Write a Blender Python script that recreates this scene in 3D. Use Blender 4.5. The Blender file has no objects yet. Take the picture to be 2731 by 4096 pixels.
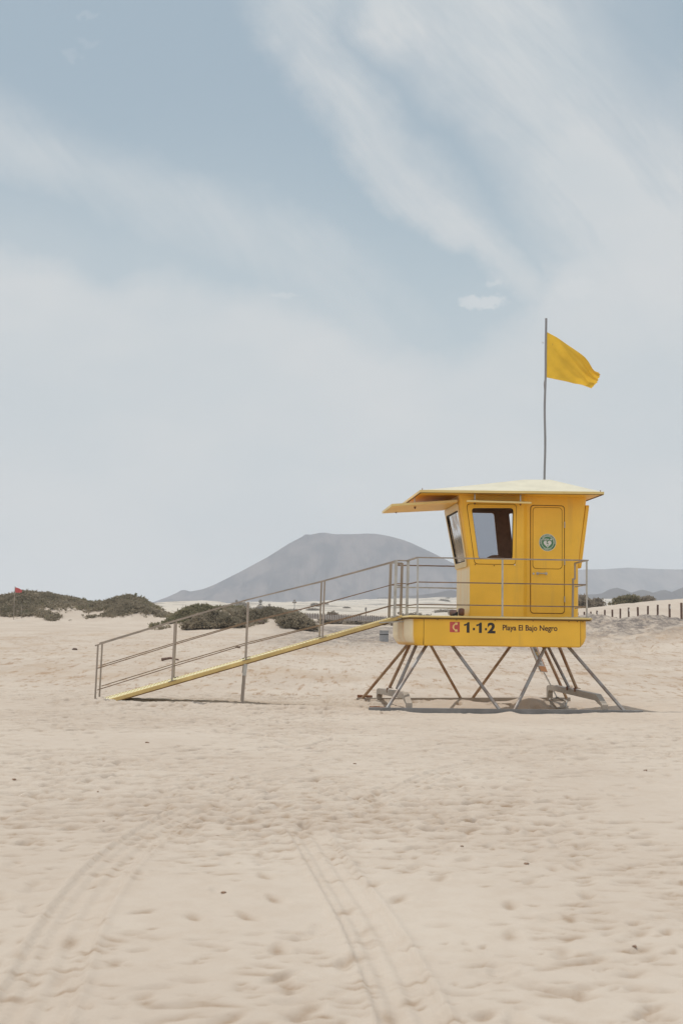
import bpy, bmesh, math, random
import numpy as np
from mathutils import Vector, Matrix
rad = math.radians
sc = bpy.context.scene
COL = sc.collection
random.seed(7)
rng = np.random.default_rng(11)

# ------------------------------------------------------------------ helpers
def tag(o, label=None, cat=None, group=None, kind=None):
    if label: o['label'] = label
    if cat: o['category'] = cat
    if group: o['group'] = group
    if kind: o['kind'] = kind
    return o

def empty(name, loc=(0, 0, 0), rz=0.0):
    o = bpy.data.objects.new(name, None)
    COL.objects.link(o); o.location = loc; o.rotation_euler = (0, 0, rz)
    o.empty_display_size = 0.3
    return o

class MB:
    """collects shapes into one mesh"""
    def __init__(s): s.v = []; s.f = []
    def add(s, vs, fs):
        k = len(s.v); s.v += [tuple(p) for p in vs]
        s.f += [tuple(i + k for i in f) for f in fs]; return s
    def box(s, x0, x1, y0, y1, z0, z1):
        v = [(x0,y0,z0),(x1,y0,z0),(x1,y1,z0),(x0,y1,z0),(x0,y0,z1),(x1,y0,z1),(x1,y1,z1),(x0,y1,z1)]
        return s.add(v, [(0,3,2,1),(4,5,6,7),(0,1,5,4),(1,2,6,5),(2,3,7,6),(3,0,4,7)])
    def bar(s, p0, p1, w, h=None, up=(0, 0, 1)):
        """box section bar: w across, h along up"""
        h = w if h is None else h
        p0 = Vector(p0); p1 = Vector(p1); d = (p1 - p0).normalized()
        u = Vector(up)
        if abs(d.dot(u)) > .97: u = Vector((0, 1, 0))
        a = d.cross(u).normalized(); b = a.cross(d).normalized()
        v = []
        for p in (p0, p1):
            for i, j in ((-1,-1),(1,-1),(1,1),(-1,1)):
                v.append(p + a*(i*w/2) + b*(j*h/2))
        return s.add(v, [(0,1,2,3),(7,6,5,4),(0,4,5,1),(1,5,6,2),(2,6,7,3),(3,7,4,0)])
    def tube(s, pts, r, n=10, cap=True):
        pts = [Vector(p) for p in pts]; k = len(pts)
        rs = r if isinstance(r, (list, tuple)) else [r]*k
        v = []; prev = None
        for i, p in enumerate(pts):
            d = (pts[min(i+1,k-1)] - pts[max(i-1,0)]).normalized()
            if prev is None:
                u = Vector((0,0,1)) if abs(d.z) < .9 else Vector((1,0,0))
                a = d.cross(u).normalized()
            else:
                a = (prev - d*prev.dot(d)).normalized()
            prev = a; b = d.cross(a)
            for j in range(n):
                t = 2*math.pi*j/n
                v.append(p + (a*math.cos(t) + b*math.sin(t))*rs[i])
        f = []
        for i in range(k-1):
            for j in range(n):
                f.append((i*n+j, i*n+(j+1)%n, (i+1)*n+(j+1)%n, (i+1)*n+j))
        if cap:
            f.append(tuple(range(n))[::-1]); f.append(tuple((k-1)*n+j for j in range(n)))
        return s.add(v, f)
    def prism(s, poly, y0, y1, fn=None):
        """polygon in xz, from y0 to y1 (counter-clockwise seen from -y)"""
        n = len(poly)
        v = [(x, y0, z) for x, z in poly] + [(x, y1, z) for x, z in poly]
        if fn: v = [fn(*p) for p in v]
        f = [tuple(range(n)), tuple(range(2*n-1, n-1, -1))]
        for i in range(n):
            j = (i+1) % n
            f.append((i, i+n, j+n, j))
        return s.add(v, f)
    def build(s, name, mat, parent=None, smooth=False, bevel=0.0, auto=None):
        me = bpy.data.meshes.new(name); me.from_pydata(s.v, [], s.f)
        bm = bmesh.new(); bm.from_mesh(me)
        bmesh.ops.recalc_face_normals(bm, faces=bm.faces)
        if bevel > 0:
            es = [e for e in bm.edges if len(e.link_faces) == 2 and e.calc_face_angle(0) > .5]
            bmesh.ops.bevel(bm, geom=es, offset=bevel, segments=2, affect='EDGES', profile=.5, clamp_overlap=True)
        bm.to_mesh(me); bm.free()
        if mat: me.materials.append(mat)
        if smooth or auto:
            me.polygons.foreach_set('use_smooth', [True]*len(me.polygons))
            if auto: me.set_sharp_from_angle(angle=rad(auto))
        o = bpy.data.objects.new(name, me); COL.objects.link(o)
        if parent: o.parent = parent
        return o

def rrect(x0, x1, z0, z1, r, n=6):
    out = []
    for cx, cz, a0 in ((x1-r, z0+r, -90), (x1-r, z1-r, 0), (x0+r, z1-r, 90), (x0+r, z0+r, 180)):
        for i in range(n+1):
            a = rad(a0 + 90*i/n); out.append((cx + r*math.cos(a), cz + r*math.sin(a)))
    return out

def rquad(p, r, n=5):
    """rounded quad; p = 4 points counter-clockwise in xz"""
    out = []
    for i in range(4):
        a = Vector(p[i-1]); b = Vector(p[i]); c = Vector(p[(i+1) % 4])
        u = (a-b).normalized()*r; w = (c-b).normalized()*r
        for k in range(n+1):
            t = k/n
            q = (b+u)*(1-t)**2 + b*2*t*(1-t) + (b+w)*t*t
            out.append((q.x, q.y))
    return out

# ------------------------------------------------------------------ materials
def newmat(name):
    m = bpy.data.materials.new(name); m.use_nodes = True
    nt = m.node_tree; b = nt.nodes['Principled BSDF']
    return m, nt, b

def N(nt, typ, **kw):
    n = nt.nodes.new(typ)
    for k, v in kw.items():
        if k == 'inp':
            for kk, vv in v.items():
                if isinstance(vv, bpy.types.NodeSocket): nt.links.new(vv, n.inputs[kk])
                else: n.inputs[kk].default_value = vv
        else: setattr(n, k, v)
    return n

def M_(nt, op, a, b=None, c=None, clamp=False):
    n = nt.nodes.new('ShaderNodeMath'); n.operation = op; n.use_clamp = clamp
    for i, x in enumerate((a, b, c)):
        if x is None: continue
        if isinstance(x, bpy.types.NodeSocket): nt.links.new(x, n.inputs[i])
        else: n.inputs[i].default_value = x
    return n.outputs[0]

def mixc(nt, fac, a, b, blend='MIX'):
    n = nt.nodes.new('ShaderNodeMix'); n.data_type = 'RGBA'; n.blend_type = blend
    for s, x in ((n.inputs[0], fac), (n.inputs[6], a), (n.inputs[7], b)):
        if isinstance(x, bpy.types.NodeSocket): nt.links.new(x, s)
        else: s.default_value = x if not isinstance(x, tuple) or len(x) == 4 else x + (1,)
    return n.outputs[2]

def ramp(nt, fac, p0, p1):
    n = nt.nodes.new('ShaderNodeMapRange'); n.interpolation_type = 'SMOOTHSTEP'
    nt.links.new(fac, n.inputs[0]); n.inputs[1].default_value = p0; n.inputs[2].default_value = p1
    return n.outputs[0]

def noise(nt, vec, scale, detail=4, rough=.55, dist=0.0):
    n = N(nt, 'ShaderNodeTexNoise', inp={'Scale': scale, 'Detail': detail, 'Roughness': rough, 'Distortion': dist})
    if vec is not None: nt.links.new(vec, n.inputs['Vector'])
    return n.outputs['Fac']

def mapping(nt, vec, scale=(1,1,1), loc=(0,0,0), rot=(0,0,0)):
    return N(nt, 'ShaderNodeMapping', inp={'Vector': vec, 'Scale': scale, 'Location': loc, 'Rotation': rot}).outputs[0]

def simple(name, col, rough=.6, metal=0.0, var=.12, vscale=8.0, bump=.0, bscale=40, stretch=(1,1,1), spec=.5):
    m, nt, b = newmat(name)
    tc = N(nt, 'ShaderNodeTexCoord').outputs['Object']
    tv = mapping(nt, tc, stretch)
    f = noise(nt, tv, vscale, 5)
    f = ramp(nt, f, .3, .7)
    dark = tuple(c*(1-var) for c in col); lite = tuple(min(1, c*(1+var)) for c in col)
    nt.links.new(mixc(nt, f, dark, lite), b.inputs['Base Color'])
    b.inputs['Roughness'].default_value = rough; b.inputs['Metallic'].default_value = metal
    b.inputs['Specular IOR Level'].default_value = spec
    if bump > 0:
        h = noise(nt, tc, bscale, 3)
        bp = N(nt, 'ShaderNodeBump', inp={'Strength': bump, 'Distance': .01, 'Height': h})
        nt.links.new(bp.outputs[0], b.inputs['Normal'])
    return m

YEL = (.88, .50, .048)
def paint_mat(name, base=YEL, rust=0.0, fade=0.0, lit_side=0):
    m, nt, b = newmat(name)
    tc = N(nt, 'ShaderNodeTexCoord').outputs['Object']
    f = ramp(nt, noise(nt, tc, 1.7, 5), .3, .75)
    c = mixc(nt, f, tuple(x*.93 for x in base), tuple(min(1, x*1.05) for x in base))
    # vertical grime streaks
    st = ramp(nt, noise(nt, mapping(nt, tc, (9, 9, .7)), 1.0, 5), .55, .8)
    c = mixc(nt, M_(nt, 'MULTIPLY', st, .26), c, (.46, .28, .09))
    # little chips
    ch = ramp(nt, noise(nt, tc, 38, 2), .73, .78)
    c = mixc(nt, M_(nt, 'MULTIPLY', ch, .5), c, (.30, .17, .06))
    if fade > 0:
        ff = ramp(nt, noise(nt, tc, 2.5, 4), .25, .7)
        c = mixc(nt, M_(nt, 'MULTIPLY_ADD', ff, fade*.4, fade*.6), c, (.78, .66, .42))
    if lit_side:  # sunlight on the left wall painted in as paler colour
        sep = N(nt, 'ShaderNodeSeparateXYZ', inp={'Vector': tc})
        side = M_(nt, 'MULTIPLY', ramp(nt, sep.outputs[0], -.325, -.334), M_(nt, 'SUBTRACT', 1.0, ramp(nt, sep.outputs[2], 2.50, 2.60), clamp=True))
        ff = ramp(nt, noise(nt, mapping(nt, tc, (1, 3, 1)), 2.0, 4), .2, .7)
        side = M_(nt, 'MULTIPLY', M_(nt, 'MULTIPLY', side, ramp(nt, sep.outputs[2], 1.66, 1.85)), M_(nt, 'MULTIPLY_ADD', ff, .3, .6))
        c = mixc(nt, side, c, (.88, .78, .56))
    if rust > 0:
        sep = N(nt, 'ShaderNodeSeparateXYZ', inp={'Vector': tc})
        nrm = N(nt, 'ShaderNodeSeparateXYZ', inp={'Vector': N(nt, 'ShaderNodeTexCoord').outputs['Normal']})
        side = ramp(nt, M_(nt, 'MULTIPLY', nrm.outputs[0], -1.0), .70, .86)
        yy = M_(nt, 'ADD', sep.outputs[1], M_(nt, 'MULTIPLY', M_(nt, 'SUBTRACT', noise(nt, mapping(nt, tc, (1, 1, .4)), 5, 3), .5), .35))
        st1 = M_(nt, 'SUBTRACT', 1.0, ramp(nt, M_(nt, 'ABSOLUTE', M_(nt, 'ADD', yy, .32)), .0, .17), clamp=True)
        st2 = M_(nt, 'SUBTRACT', 1.0, ramp(nt, M_(nt, 'ABSOLUTE', M_(nt, 'ADD', yy, -.35)), .02, .16), clamp=True)
        s_ = M_(nt, 'MAXIMUM', st1, M_(nt, 'MULTIPLY', st2, .6))
        s_ = M_(nt, 'MULTIPLY', s_, M_(nt, 'MULTIPLY_ADD', ramp(nt, sep.outputs[2], 1.1, 1.6), .5, .5))
        pale = M_(nt, 'MULTIPLY', side, .8)  # left-facing hull paint lightened, sunlight put into the colour
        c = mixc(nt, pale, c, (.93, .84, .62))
        c = mixc(nt, M_(nt, 'MULTIPLY', M_(nt, 'MULTIPLY', s_, side), .6), c, (.75, .36, .10))
    nt.links.new(c, b.inputs['Base Color'])
    b.inputs['Roughness'].default_value = .42
    b.inputs['Specular IOR Level'].default_value = .35
    h = noise(nt, tc, 5, 3)
    bp = N(nt, 'ShaderNodeBump', inp={'Strength': .25, 'Distance': .006, 'Height': h})
    nt.links.new(bp.outputs[0], b.inputs['Normal'])
    return m

MAT = {}
MAT['paint'] = paint_mat('yellow_paint')
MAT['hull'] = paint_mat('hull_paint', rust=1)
MAT['sidewall'] = paint_mat('cabin_paint', lit_side=1)
MAT['trim'] = paint_mat('faded_trim', (.74, .55, .20), fade=.15)
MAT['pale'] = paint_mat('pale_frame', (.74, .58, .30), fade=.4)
MAT['roof'] = simple('cream_roof', (.62, .575, .44), .6, var=.06, vscale=2.5)
MAT['groove'] = simple('dark_groove', (.16, .075, .012), .8, var=.2)
MAT['rubber'] = simple('black_rubber', (.02, .018, .016), .7)
MAT['inside'] = simple('brown_interior', (.50, .33, .235), .8, var=.1)
MAT['rail'] = simple('grey_rail', (.33, .275, .225), .5, .15, var=.2, vscale=5, stretch=(1,1,.2))
MAT['rail_light'] = simple('galvanised_post', (.44, .42, .38), .5, .2, var=.15, vscale=6)
MAT['wire'] = simple('rusty_wire', (.23, .155, .10), .6, .1, var=.2)
MAT['alu'] = simple('worn_aluminium', (.36, .31, .255), .5, .25, var=.1, vscale=6, bump=.1)
MAT['beam'] = simple('galvanised_beam', (.20, .195, .19), .55, .3, var=.15, vscale=4)
MAT['rust'] = simple('rust', (.20, .09, .045), .85, var=.4, vscale=14, bump=.4)
MAT['steel'] = simple('steel', (.45, .42, .38), .35, .7)
def leg_mat(name, c0, c1):
    m, nt, b = newmat(name)
    tc = N(nt, 'ShaderNodeTexCoord').outputs['Object']
    f = ramp(nt, noise(nt, mapping(nt, tc, (1.5, 1.5, 1.5)), 2.0, 6, .65), .38, .62)
    nt.links.new(mixc(nt, f, c0, c1), b.inputs['Base Color'])
    b.inputs['Roughness'].default_value = .5; b.inputs['Metallic'].default_value = .25
    return m
MAT['leg'] = leg_mat('galvanised_leg', (.22, .165, .13), (.31, .295, .28))
MAT['legrust'] = leg_mat('rusty_leg', (.30, .165, .085), (.42, .30, .19))
MAT['black'] = simple('black_vinyl', (.022, .018, .015), .5, var=.1)
MAT['ink'] = simple('dark_brown_vinyl', (.055, .020, .012), .5, var=.1)
MAT['red'] = simple('red_vinyl', (.52, .075, .06), .5, var=.08)
MAT['cream'] = simple('cream_vinyl', (.82, .56, .20), .5, var=.05)
MAT['green'] = simple('green_vinyl', (.075, .20, .085), .5, var=.1)
MAT['white'] = simple('white_vinyl', (.66, .64, .60), .5, var=.05)
MAT['ramp'] = simple('ramp_edge', (.60, .43, .165), .55, var=.12, vscale=4)
MAT['ramptop'] = simple('ramp_grating', (.78, .70, .42), .6, var=.1, vscale=30, bump=.5, bscale=60)
MAT['brownbag'] = simple('brown_leather', (.13, .05, .028), .35, var=.25)
MAT['pinkgrey'] = simple('dusty_fabric', (.20, .13, .115), .6, var=.25)
MAT['pole'] = simple('grey_pole', (.27, .265, .27), .5, .2, var=.12, vscale=6, stretch=(1,1,.3))
MAT['wood'] = simple('weathered_wood', (.16, .10, .075), .85, var=.3, vscale=12, stretch=(1,1,.2))
MAT['bin'] = simple('grey_bin', (.33, .33, .33), .6, var=.1)
MAT['orange'] = simple('orange_print', (.62, .26, .07), .5, var=.08)
MAT['signbrown'] = simple('brown_print', (.16, .10, .05), .5, var=.1)
MAT['signback'] = simple('grey_signback', (.30, .29, .27), .5, var=.1)
MAT['signwhite'] = simple('white_sign', (.60, .59, .56), .5, var=.08)
MAT['stone'] = simple('dark_stone', (.10, .065, .045), .9, var=.4, vscale=9, bump=.6)
MAT['pit'] = simple('brown_debris', (.24, .15, .10), .9, var=.4, vscale=30, bump=.5)

def cloth_mat(name, col, trans):
    m, nt, b = newmat(name)
    tc = N(nt, 'ShaderNodeTexCoord').outputs['Object']
    f = ramp(nt, noise(nt, tc, 4, 5), .3, .7)
    c = mixc(nt, f, tuple(x*.92 for x in col), tuple(min(1, x*1.05) for x in col))
    nt.links.new(c, b.inputs['Base Color']); b.inputs['Roughness'].default_value = .85
    tr = N(nt, 'ShaderNodeBsdfTranslucent'); nt.links.new(c, tr.inputs[0])
    mx = N(nt, 'ShaderNodeMixShader', inp={0: trans, 1: b.outputs[0], 2: tr.outputs[0]})
    nt.links.new(mx.outputs[0], nt.nodes['Material Output'].inputs[0])
    return m
MAT['flag'] = cloth_mat('yellow_cloth', (.80, .50, .055), .45)
MAT['redflag'] = cloth_mat('red_cloth', (.55, .11, .11), .4)

def glass_mat(name, tint, refl, rough=.02, sand_refl=0.0):
    m, nt, b = newmat(name)
    tr = N(nt, 'ShaderNodeBsdfTransparent', inp={0: tint + (1,)})
    gl = N(nt, 'ShaderNodeBsdfGlossy', inp={'Roughness': rough, 0: (.9,.9,.9,1)})
    lw = N(nt, 'ShaderNodeLayerWeight', inp={'Blend': refl})
    mx = N(nt, 'ShaderNodeMixShader', inp={0: lw.outputs['Fresnel'], 1: tr.outputs[0], 2: gl.outputs[0]})
    out = mx.outputs[0]
    if sand_refl > 0:
        tc = N(nt, 'ShaderNodeTexCoord').outputs['Object']
        f = ramp(nt, noise(nt, mapping(nt, tc, (1, 2.2, .8)), 3.0, 6, .6, .8), .38, .62)  # blotchy sand reflection painted in as a diffuse layer
        d = N(nt, 'ShaderNodeBsdfDiffuse', inp={0: (.46, .40, .34, 1)})
        mx2 = N(nt, 'ShaderNodeMixShader', inp={0: M_(nt, 'MULTIPLY_ADD', f, sand_refl, .12), 1: out, 2: d.outputs[0]})
        out = mx2.outputs[0]
    nt.links.new(out, nt.nodes['Material Output'].inputs[0])
    return m
MAT['tint'] = glass_mat('tinted_glass', (.66, .67, .70), .12)
MAT['glass'] = glass_mat('reflecting_glass', (.5, .5, .5), .35, .05, .62)

def leaf_mat(name, a, b_):
    m, nt, b = newmat(name)
    tc = N(nt, 'ShaderNodeNewGeometry')
    f = ramp(nt, noise(nt, tc.outputs['Position'], .55, 4), .35, .65)
    r = tc.outputs['Random Per Island']
    c = mixc(nt, f, a, b_)
    c = mixc(nt, M_(nt, 'MULTIPLY', r, .5), c, (.34, .27, .19))
    nt.links.new(c, b.inputs['Base Color']); b.inputs['Roughness'].default_value = .8
    b.inputs['Specular IOR Level'].default_value = .1
    tr = N(nt, 'ShaderNodeBsdfTranslucent'); nt.links.new(c, tr.inputs[0])
    mx = N(nt, 'ShaderNodeMixShader', inp={0: .38, 1: b.outputs[0], 2: tr.outputs[0]})
    nt.links.new(mx.outputs[0], nt.nodes['Material Output'].inputs[0])
    return m
MAT['scrub'] = leaf_mat('scrub_leaves', (.21, .185, .13), (.35, .30, .22))
MAT['scrubgreen'] = leaf_mat('green_scrub_leaves', (.17, .17, .095), (.29, .26, .16))
MAT['dryscrub'] = leaf_mat('dry_scrub', (.27, .235, .19), (.38, .33, .27))

# ------------------------------------------------------------------ terrain
TH = rad(4.5)
XA = np.array([math.cos(TH), math.sin(TH)]); YA = np.array([-math.sin(TH), math.cos(TH)])
O = np.array([2.73, 24.75]) + 1.45*YA
def to_world(x, y, z=0.0):
    p = O + x*XA + y*YA
    return (float(p[0]), float(p[1]), z)
def to_local(x, y):
    dx = x - O[0]; dy = y - O[1]
    return dx*XA[0] + dy*XA[1], dx*YA[0] + dy*YA[1]

def sm(x, a, b):
    t = np.clip((x - a)/(b - a), 0, 1); return t*t*(3 - 2*t)

_T = rng.random((256, 256))
def vnoise(x, y):
    xi = np.floor(x).astype(int); yi = np.floor(y).astype(int)
    fx = x - xi; fy = y - yi; fx = fx*fx*(3-2*fx); fy = fy*fy*(3-2*fy)
    a = _T[xi & 255, yi & 255]; b = _T[(xi+1) & 255, yi & 255]
    c = _T[xi & 255, (yi+1) & 255]; d = _T[(xi+1) & 255, (yi+1) & 255]
    return (a*(1-fx) + b*fx)*(1-fy) + (c*(1-fx) + d*fx)*fy - .5
def fbm(x, y, o=4, g=.5):
    s = 0; a = 1.0
    for i in range(o):
        s = s + a*vnoise(x + 17.3*i, y + 31.7*i); x = x*2.03; y = y*2.03; a *= g
    return s

def ground(x, y):
    """large scale height of the sand"""
    x = np.asarray(x, float); y = np.asarray(y, float)
    z = .05 + .0165*np.maximum(y - 31, 0)*sm(y, 30, 44)
    z = z + sm(y, 200, 2400)*24*sm(x, -480, 260)
    # gentle swells of the beach
    z = z + .05*fbm(x*.12, y*.10, 3)*sm(y, 3, 8) + .22*fbm(x*.06+5, y*.05, 3)*sm(y, 34, 70)
    lx, ly = to_local(x, y)
    # rim under the front skid, the scoured hollow beneath the tower
    z = z - .022*np.exp(-((ly+2.7)/.8)**2)*sm(np.abs(lx), 4.2, 2.6)
    z = z - .20*np.exp(-(lx/2.3)**4)*np.exp(-((ly+.10)/1.35)**4)
    z = z + .065*sm(lx, -3.4, -5.0)*sm(ly, -1.4, -.6)*sm(ly, 7, 2)
    z = z + .03*np.exp(-(lx/3.5)**4)*np.exp(-((ly-3.2)/.9)**2)
    z = z + .20*np.exp(-((lx-1.15)/.42)**2)*np.exp(-((ly-1.25)/.45)**2)
    # sand piled in front of the ramp foot, shallow trough behind
    z = z + .055*np.exp(-((ly+1.35)/.35)**2)*sm(lx, -5.3, -4.6)*sm(lx, -1.7, -2.4)
    fr = np.exp(-((ly+2.42)/.22)**2)
    z = z + .055*fr*(sm(lx, .9, 1.7)*sm(lx, 4.5, 3.0) + .9*sm(lx, -1.35, -1.9)*sm(lx, -4, -2.6) + np.exp(-((lx-.03)/.14)**2))
    z = z + .04*np.exp(-((ly-2.0)/.3)**2)*sm(lx, .3, -.1)*sm(lx, -3.4, -2.4)
    z = z + .022*np.exp(-((ly+.95+.08*np.sin(lx*1.7))/.22)**2)*sm(lx, -9.2, -7.4)*sm(lx, -2.5, -4.5)
    z = z - .045*np.exp(-((ly+.15)/.6)**2)*np.exp(-((lx+5.4)/1.0)**4)
        # scrub dunes on the left
    def hump(cx, cy, rx, ry, h, p=2.0):
        return h*np.exp(-(np.abs((x-cx)/rx)**p) - (np.abs((y-cy)/ry)**p))
    w = 1 + .5*fbm(x*.16, y*.16+9, 3)
    z = z + (hump(-37, 160, 5.0, 8, 2.1) + hump(-31, 160, 4.2, 7.5, 2.3) + hump(-25.5, 159, 3.0, 7, 1.1)
             + hump(-22, 158, 3.6, 8, 2.05, 2.4) + hump(-16.5, 150, 3, 7, .9) + hump(-46, 165, 7, 9, 2.2))*w
    z = z + (hump(-12.6, 124, 2.6, 7, 1.35) + hump(-9.2, 121, 2.6, 8, 1.35) + hump(-5.2, 121, 2.6, 7, 1.5))*w
    # berm on the right and the clean dune behind it
    z = z + 1.55*sm(x, 14.0, 20.6)*sm(y, 58, 84)*sm(y, 230, 150)*(1 + .22*fbm(x*.5, y*.3, 3))*(1 - .3*sm(x, 21, 23)) 
    z = z + np.clip(1.35 + .10*(x-26), 0, 3.6)*sm(y, 136, 165)*sm(y, 340, 215)*sm(x, 8, 20)
    # rough desert beyond
    far = sm(y, 220, 420)
    z = z + far*(5.5*fbm(x*.012, y*.006, 4) + 1.2*fbm(x*.05, y*.03, 3))
    return z

def axis(segs):
    out = [segs[0][0]]
    for a, b, d0, d1 in segs:
        x = a
        while x < b:
            t = (x - a)/(b - a); d = d0*(d1/d0)**t
            x += d
            if x < b: out.append(x)
        out.append(b)
    return np.array(sorted(set(np.round(out, 4))))
xr = axis([(0, 1.6, .014, .018), (1.6, 7.2, .022, .034), (7.2, 14, .04, .14), (14, 46, .16, .5), (46, 400, .6, 14), (400, 3600, 20, 130)])
xs = np.concatenate([-xr[::-1][:-1], xr])
ys = axis([(-60, 2.5, 9, .1), (2.5, 6, .02, .02), (6, 12, .021, .032), (12, 30, .034, .055), (30, 60, .07, .22), (60, 170, .25, .5), (170, 420, .6, 4), (420, 7600, 5, 110)])
X, Y = np.meshgrid(xs, ys)
Z = ground(X, Y)
# --- medium and small relief
near = sm(Y, 34, 24)*sm(Y, 1.5, 3)
Z += near*(.016*sm(Y, 2, 12)*fbm(X*1.1, Y*.8, 3) + .009*fbm(X*4.2+3, Y*3.1, 3)*sm(Y, 8, 16) + .004*fbm(X*13, Y*13, 2))
WEED_SHADE = np.zeros_like(Z)  # brown tint in prints: weed debris plus their shade painted in
mid = sm(Y, 26, 34)*sm(Y, 170, 110)
Z += mid*(.05*fbm(X*.9, Y*.5, 3) + .035*fbm(X*2.6, Y*1.0+4, 3) + .018*fbm(X*6.5, Y*1.3+4, 3))
# rough, driven-over flank of the berm
rg = sm(X, 11, 15)*sm(Y, 62, 80)*sm(Y, 150, 120)
Z += rg*(.20*fbm(X*.8, Y*.22, 3, .6) + .10*fbm(X*3.2, Y*.5, 3, .6))
rg2 = sm(X, -9, -1)*sm(Y, 58, 84)*sm(Y, 130, 100)*sm(X, 16, 6)
Z += rg2*.07*fbm(X*1.6, Y*1.3, 4, .6)

def stamp(cx, cy, a, b, ang, depth, rim, weed=0):
    R = max(a, b)*2.1; kk = min(1.25, max(.46, cy/15)); depth *= kk; rim *= kk
    i0 = np.searchsorted(xs, cx-R); i1 = np.searchsorted(xs, cx+R)
    j0 = np.searchsorted(ys, cy-R); j1 = np.searchsorted(ys, cy+R)
    if i1-i0 < 2 or j1-j0 < 2: return
    dx = X[j0:j1, i0:i1]-cx; dy = Y[j0:j1, i0:i1]-cy
    c, s_ = math.cos(ang), math.sin(ang)
    u = (dx*c+dy*s_)/a; v = (-dx*s_+dy*c)/b
    u = u + .22*np.sin(v*2.3+cx*7); 
    r = np.sqrt(u*u+v*v)
    if weed: WEED_SHADE[j0:j1, i0:i1] = np.maximum(WEED_SHADE[j0:j1, i0:i1], weed*np.exp(-((u-.15)/.85)**2-((v-.25)/.55)**2))
    Z[j0:j1, i0:i1] += -depth*np.exp(-(r**3.6))*(1+.35*v) + rim*np.exp(-((r-1.3)/.30)**2)

LX0, LX1 = -8.5, 8.5
# scattered scuffs and old footprints
n = 0
while n < 26000:
    y = 3.6 + 27*random.random()**1.15
    x = (random.random()*2-1)*(.27*y + 4.0)
    if abs(x) > 9.5: continue
    dens = .5 + 1.1*float(fbm(np.array(x*.35+3), np.array(y*.3), 2))
    # smoother drifted patch right in front of the tower
    if y > 16 and x > 0: dens *= .45
    if y < 9: dens *= .38 + .62*(y-3.5)/5.5*.8
    if random.random() > dens: continue
    k = random.random()
    sz = (.020 + .042*k*k)*(1 + y*.018)*(.78 if y < 9 else 1)
    stamp(x, y, sz*random.uniform(1.0, 2.0), sz*random.uniform(.6, 1.0), random.uniform(-.6, .6)+ (1.2 if random.random() < .2 else 0),
          random.uniform(.011, .040)*(.5+sz*11), random.uniform(.001, .005), random.choice((0, .2, .3, .4, .5, .9)) if y > 11 else random.choice((.2, .45, .6, .8, 1.0)))
    n += 1
# walking trails of footprints
def trail(p0, p1, step=.34):
    p0 = np.array(p0, float); p1 = np.array(p1, float); L = np.linalg.norm(p1-p0); d = (p1-p0)/L
    nrm = np.array([-d[1], d[0]]); t = 0; k = 0
    while t < L:
        p = p0 + d*t + nrm*(.10 if k % 2 else -.10) + rng.normal(0, .04, 2) + nrm*.25*math.sin(t*.5+p0[0])
        stamp(p[0], p[1], .105, .045, math.atan2(d[1], d[0])+random.uniform(-.2, .2), random.uniform(.018, .032), .006, random.choice((0, .4, .8)))
        t += step*random.uniform(.85, 1.15); k += 1
trail((-.5, 4.4), (4.8, 19)); trail((-3.2, 12), (6, 14.5)); trail((.9, 3.8), (1.6, 12)); trail((-4.4, 17), (.5, 8))
trail((-.9, 4.0), (-3.8, 21)); trail((.3, 5.2), (2.6, 6.3)); trail((-6, 20), (1.0, 23.6)); trail((3.9, 12.2), (3.2, 20))
trail((-2.4, 9), (2.6, 7.9)); trail((.4, 4.2), (-.6, 9.5))

# tyre tracks: shallow band with raised shoulders and ribs
def track(pts, w, depth=.012, rim=.008):
    P = np.array(pts, float)
    # resample smoothly (Catmull-Rom)
    Q = []
    PP = np.vstack([2*P[0]-P[1], P, 2*P[-1]-P[-2]])
    for i in range(1, len(PP)-2):
        for t in np.linspace(0, 1, 14, endpoint=False):
            a, b, c, d = PP[i-1:i+3]
            Q.append(.5*((2*b)+(-a+c)*t+(2*a-5*b+4*c-d)*t*t+(-a+3*b-3*c+d)*t**3))
    Q.append(P[-1]); Q = np.array(Q)
    x0, y0 = Q.min(0)-w; x1, y1 = Q.max(0)+w
    i0, i1 = np.searchsorted(xs, [x0, x1]); j0, j1 = np.searchsorted(ys, [y0, y1])
    x = X[j0:j1, i0:i1]; y = Y[j0:j1, i0:i1]
    best = np.full(x.shape, 1e9); sg = np.zeros(x.shape); al = np.zeros(x.shape); acc = 0
    for k in range(len(Q)-1):
        a = Q[k]; d = Q[k+1]-a; L = np.hypot(*d); d = d/max(L, 1e-9)
        t = np.clip((x-a[0])*d[0]+(y-a[1])*d[1], 0, L)
        ex = x-a[0]-d[0]*t; ey = y-a[1]-d[1]*t; r = np.hypot(ex, ey)
        m = r < best
        best = np.where(m, r, best); sg = np.where(m, np.sign(ex*d[1]-ey*d[0])*r, sg); al = np.where(m, acc+t, al)
        acc += L
    e = np.abs(sg)/(w/2)
    end = sm(al, 0, .6)*sm(al, acc, acc-.6)
    damp = sm(e, 1.05, .8)
    zz = Z[j0:j1, i0:i1]; g = ground(x, y)
    zz[:] = zz*(1-.6*damp*end) + g*.6*damp*end
    zz += end*(-depth*1.3*damp + rim*1.7*np.exp(-((e-1.08)/.15)**2)
               + .0062*damp*np.cos(sg/w*2*math.pi*3.0) + .0035*damp*np.sin(al*2*math.pi/.07 + np.abs(sg)*30))
track([(-.94, 3.9), (-1.0, 4.7), (-1.05, 5.3), (-1.13, 6.1), (-1.19, 7.0), (-1.21, 8.0), (-1.13, 9.4), (-.95, 10.6)], .27, .011, .007)
track([(.30, 3.9), (.26, 4.72), (.20, 5.6), (.13, 6.4), (.02, 7.4), (-.12, 8.6), (-.25, 9.6)], .24, .011, .0075)
track([(-1.2, 11.2), (.03, 14.3), (.94, 15.5), (2.28, 17.57), (4.64, 19.36), (8, 21)], .26, .008, .006)
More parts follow.
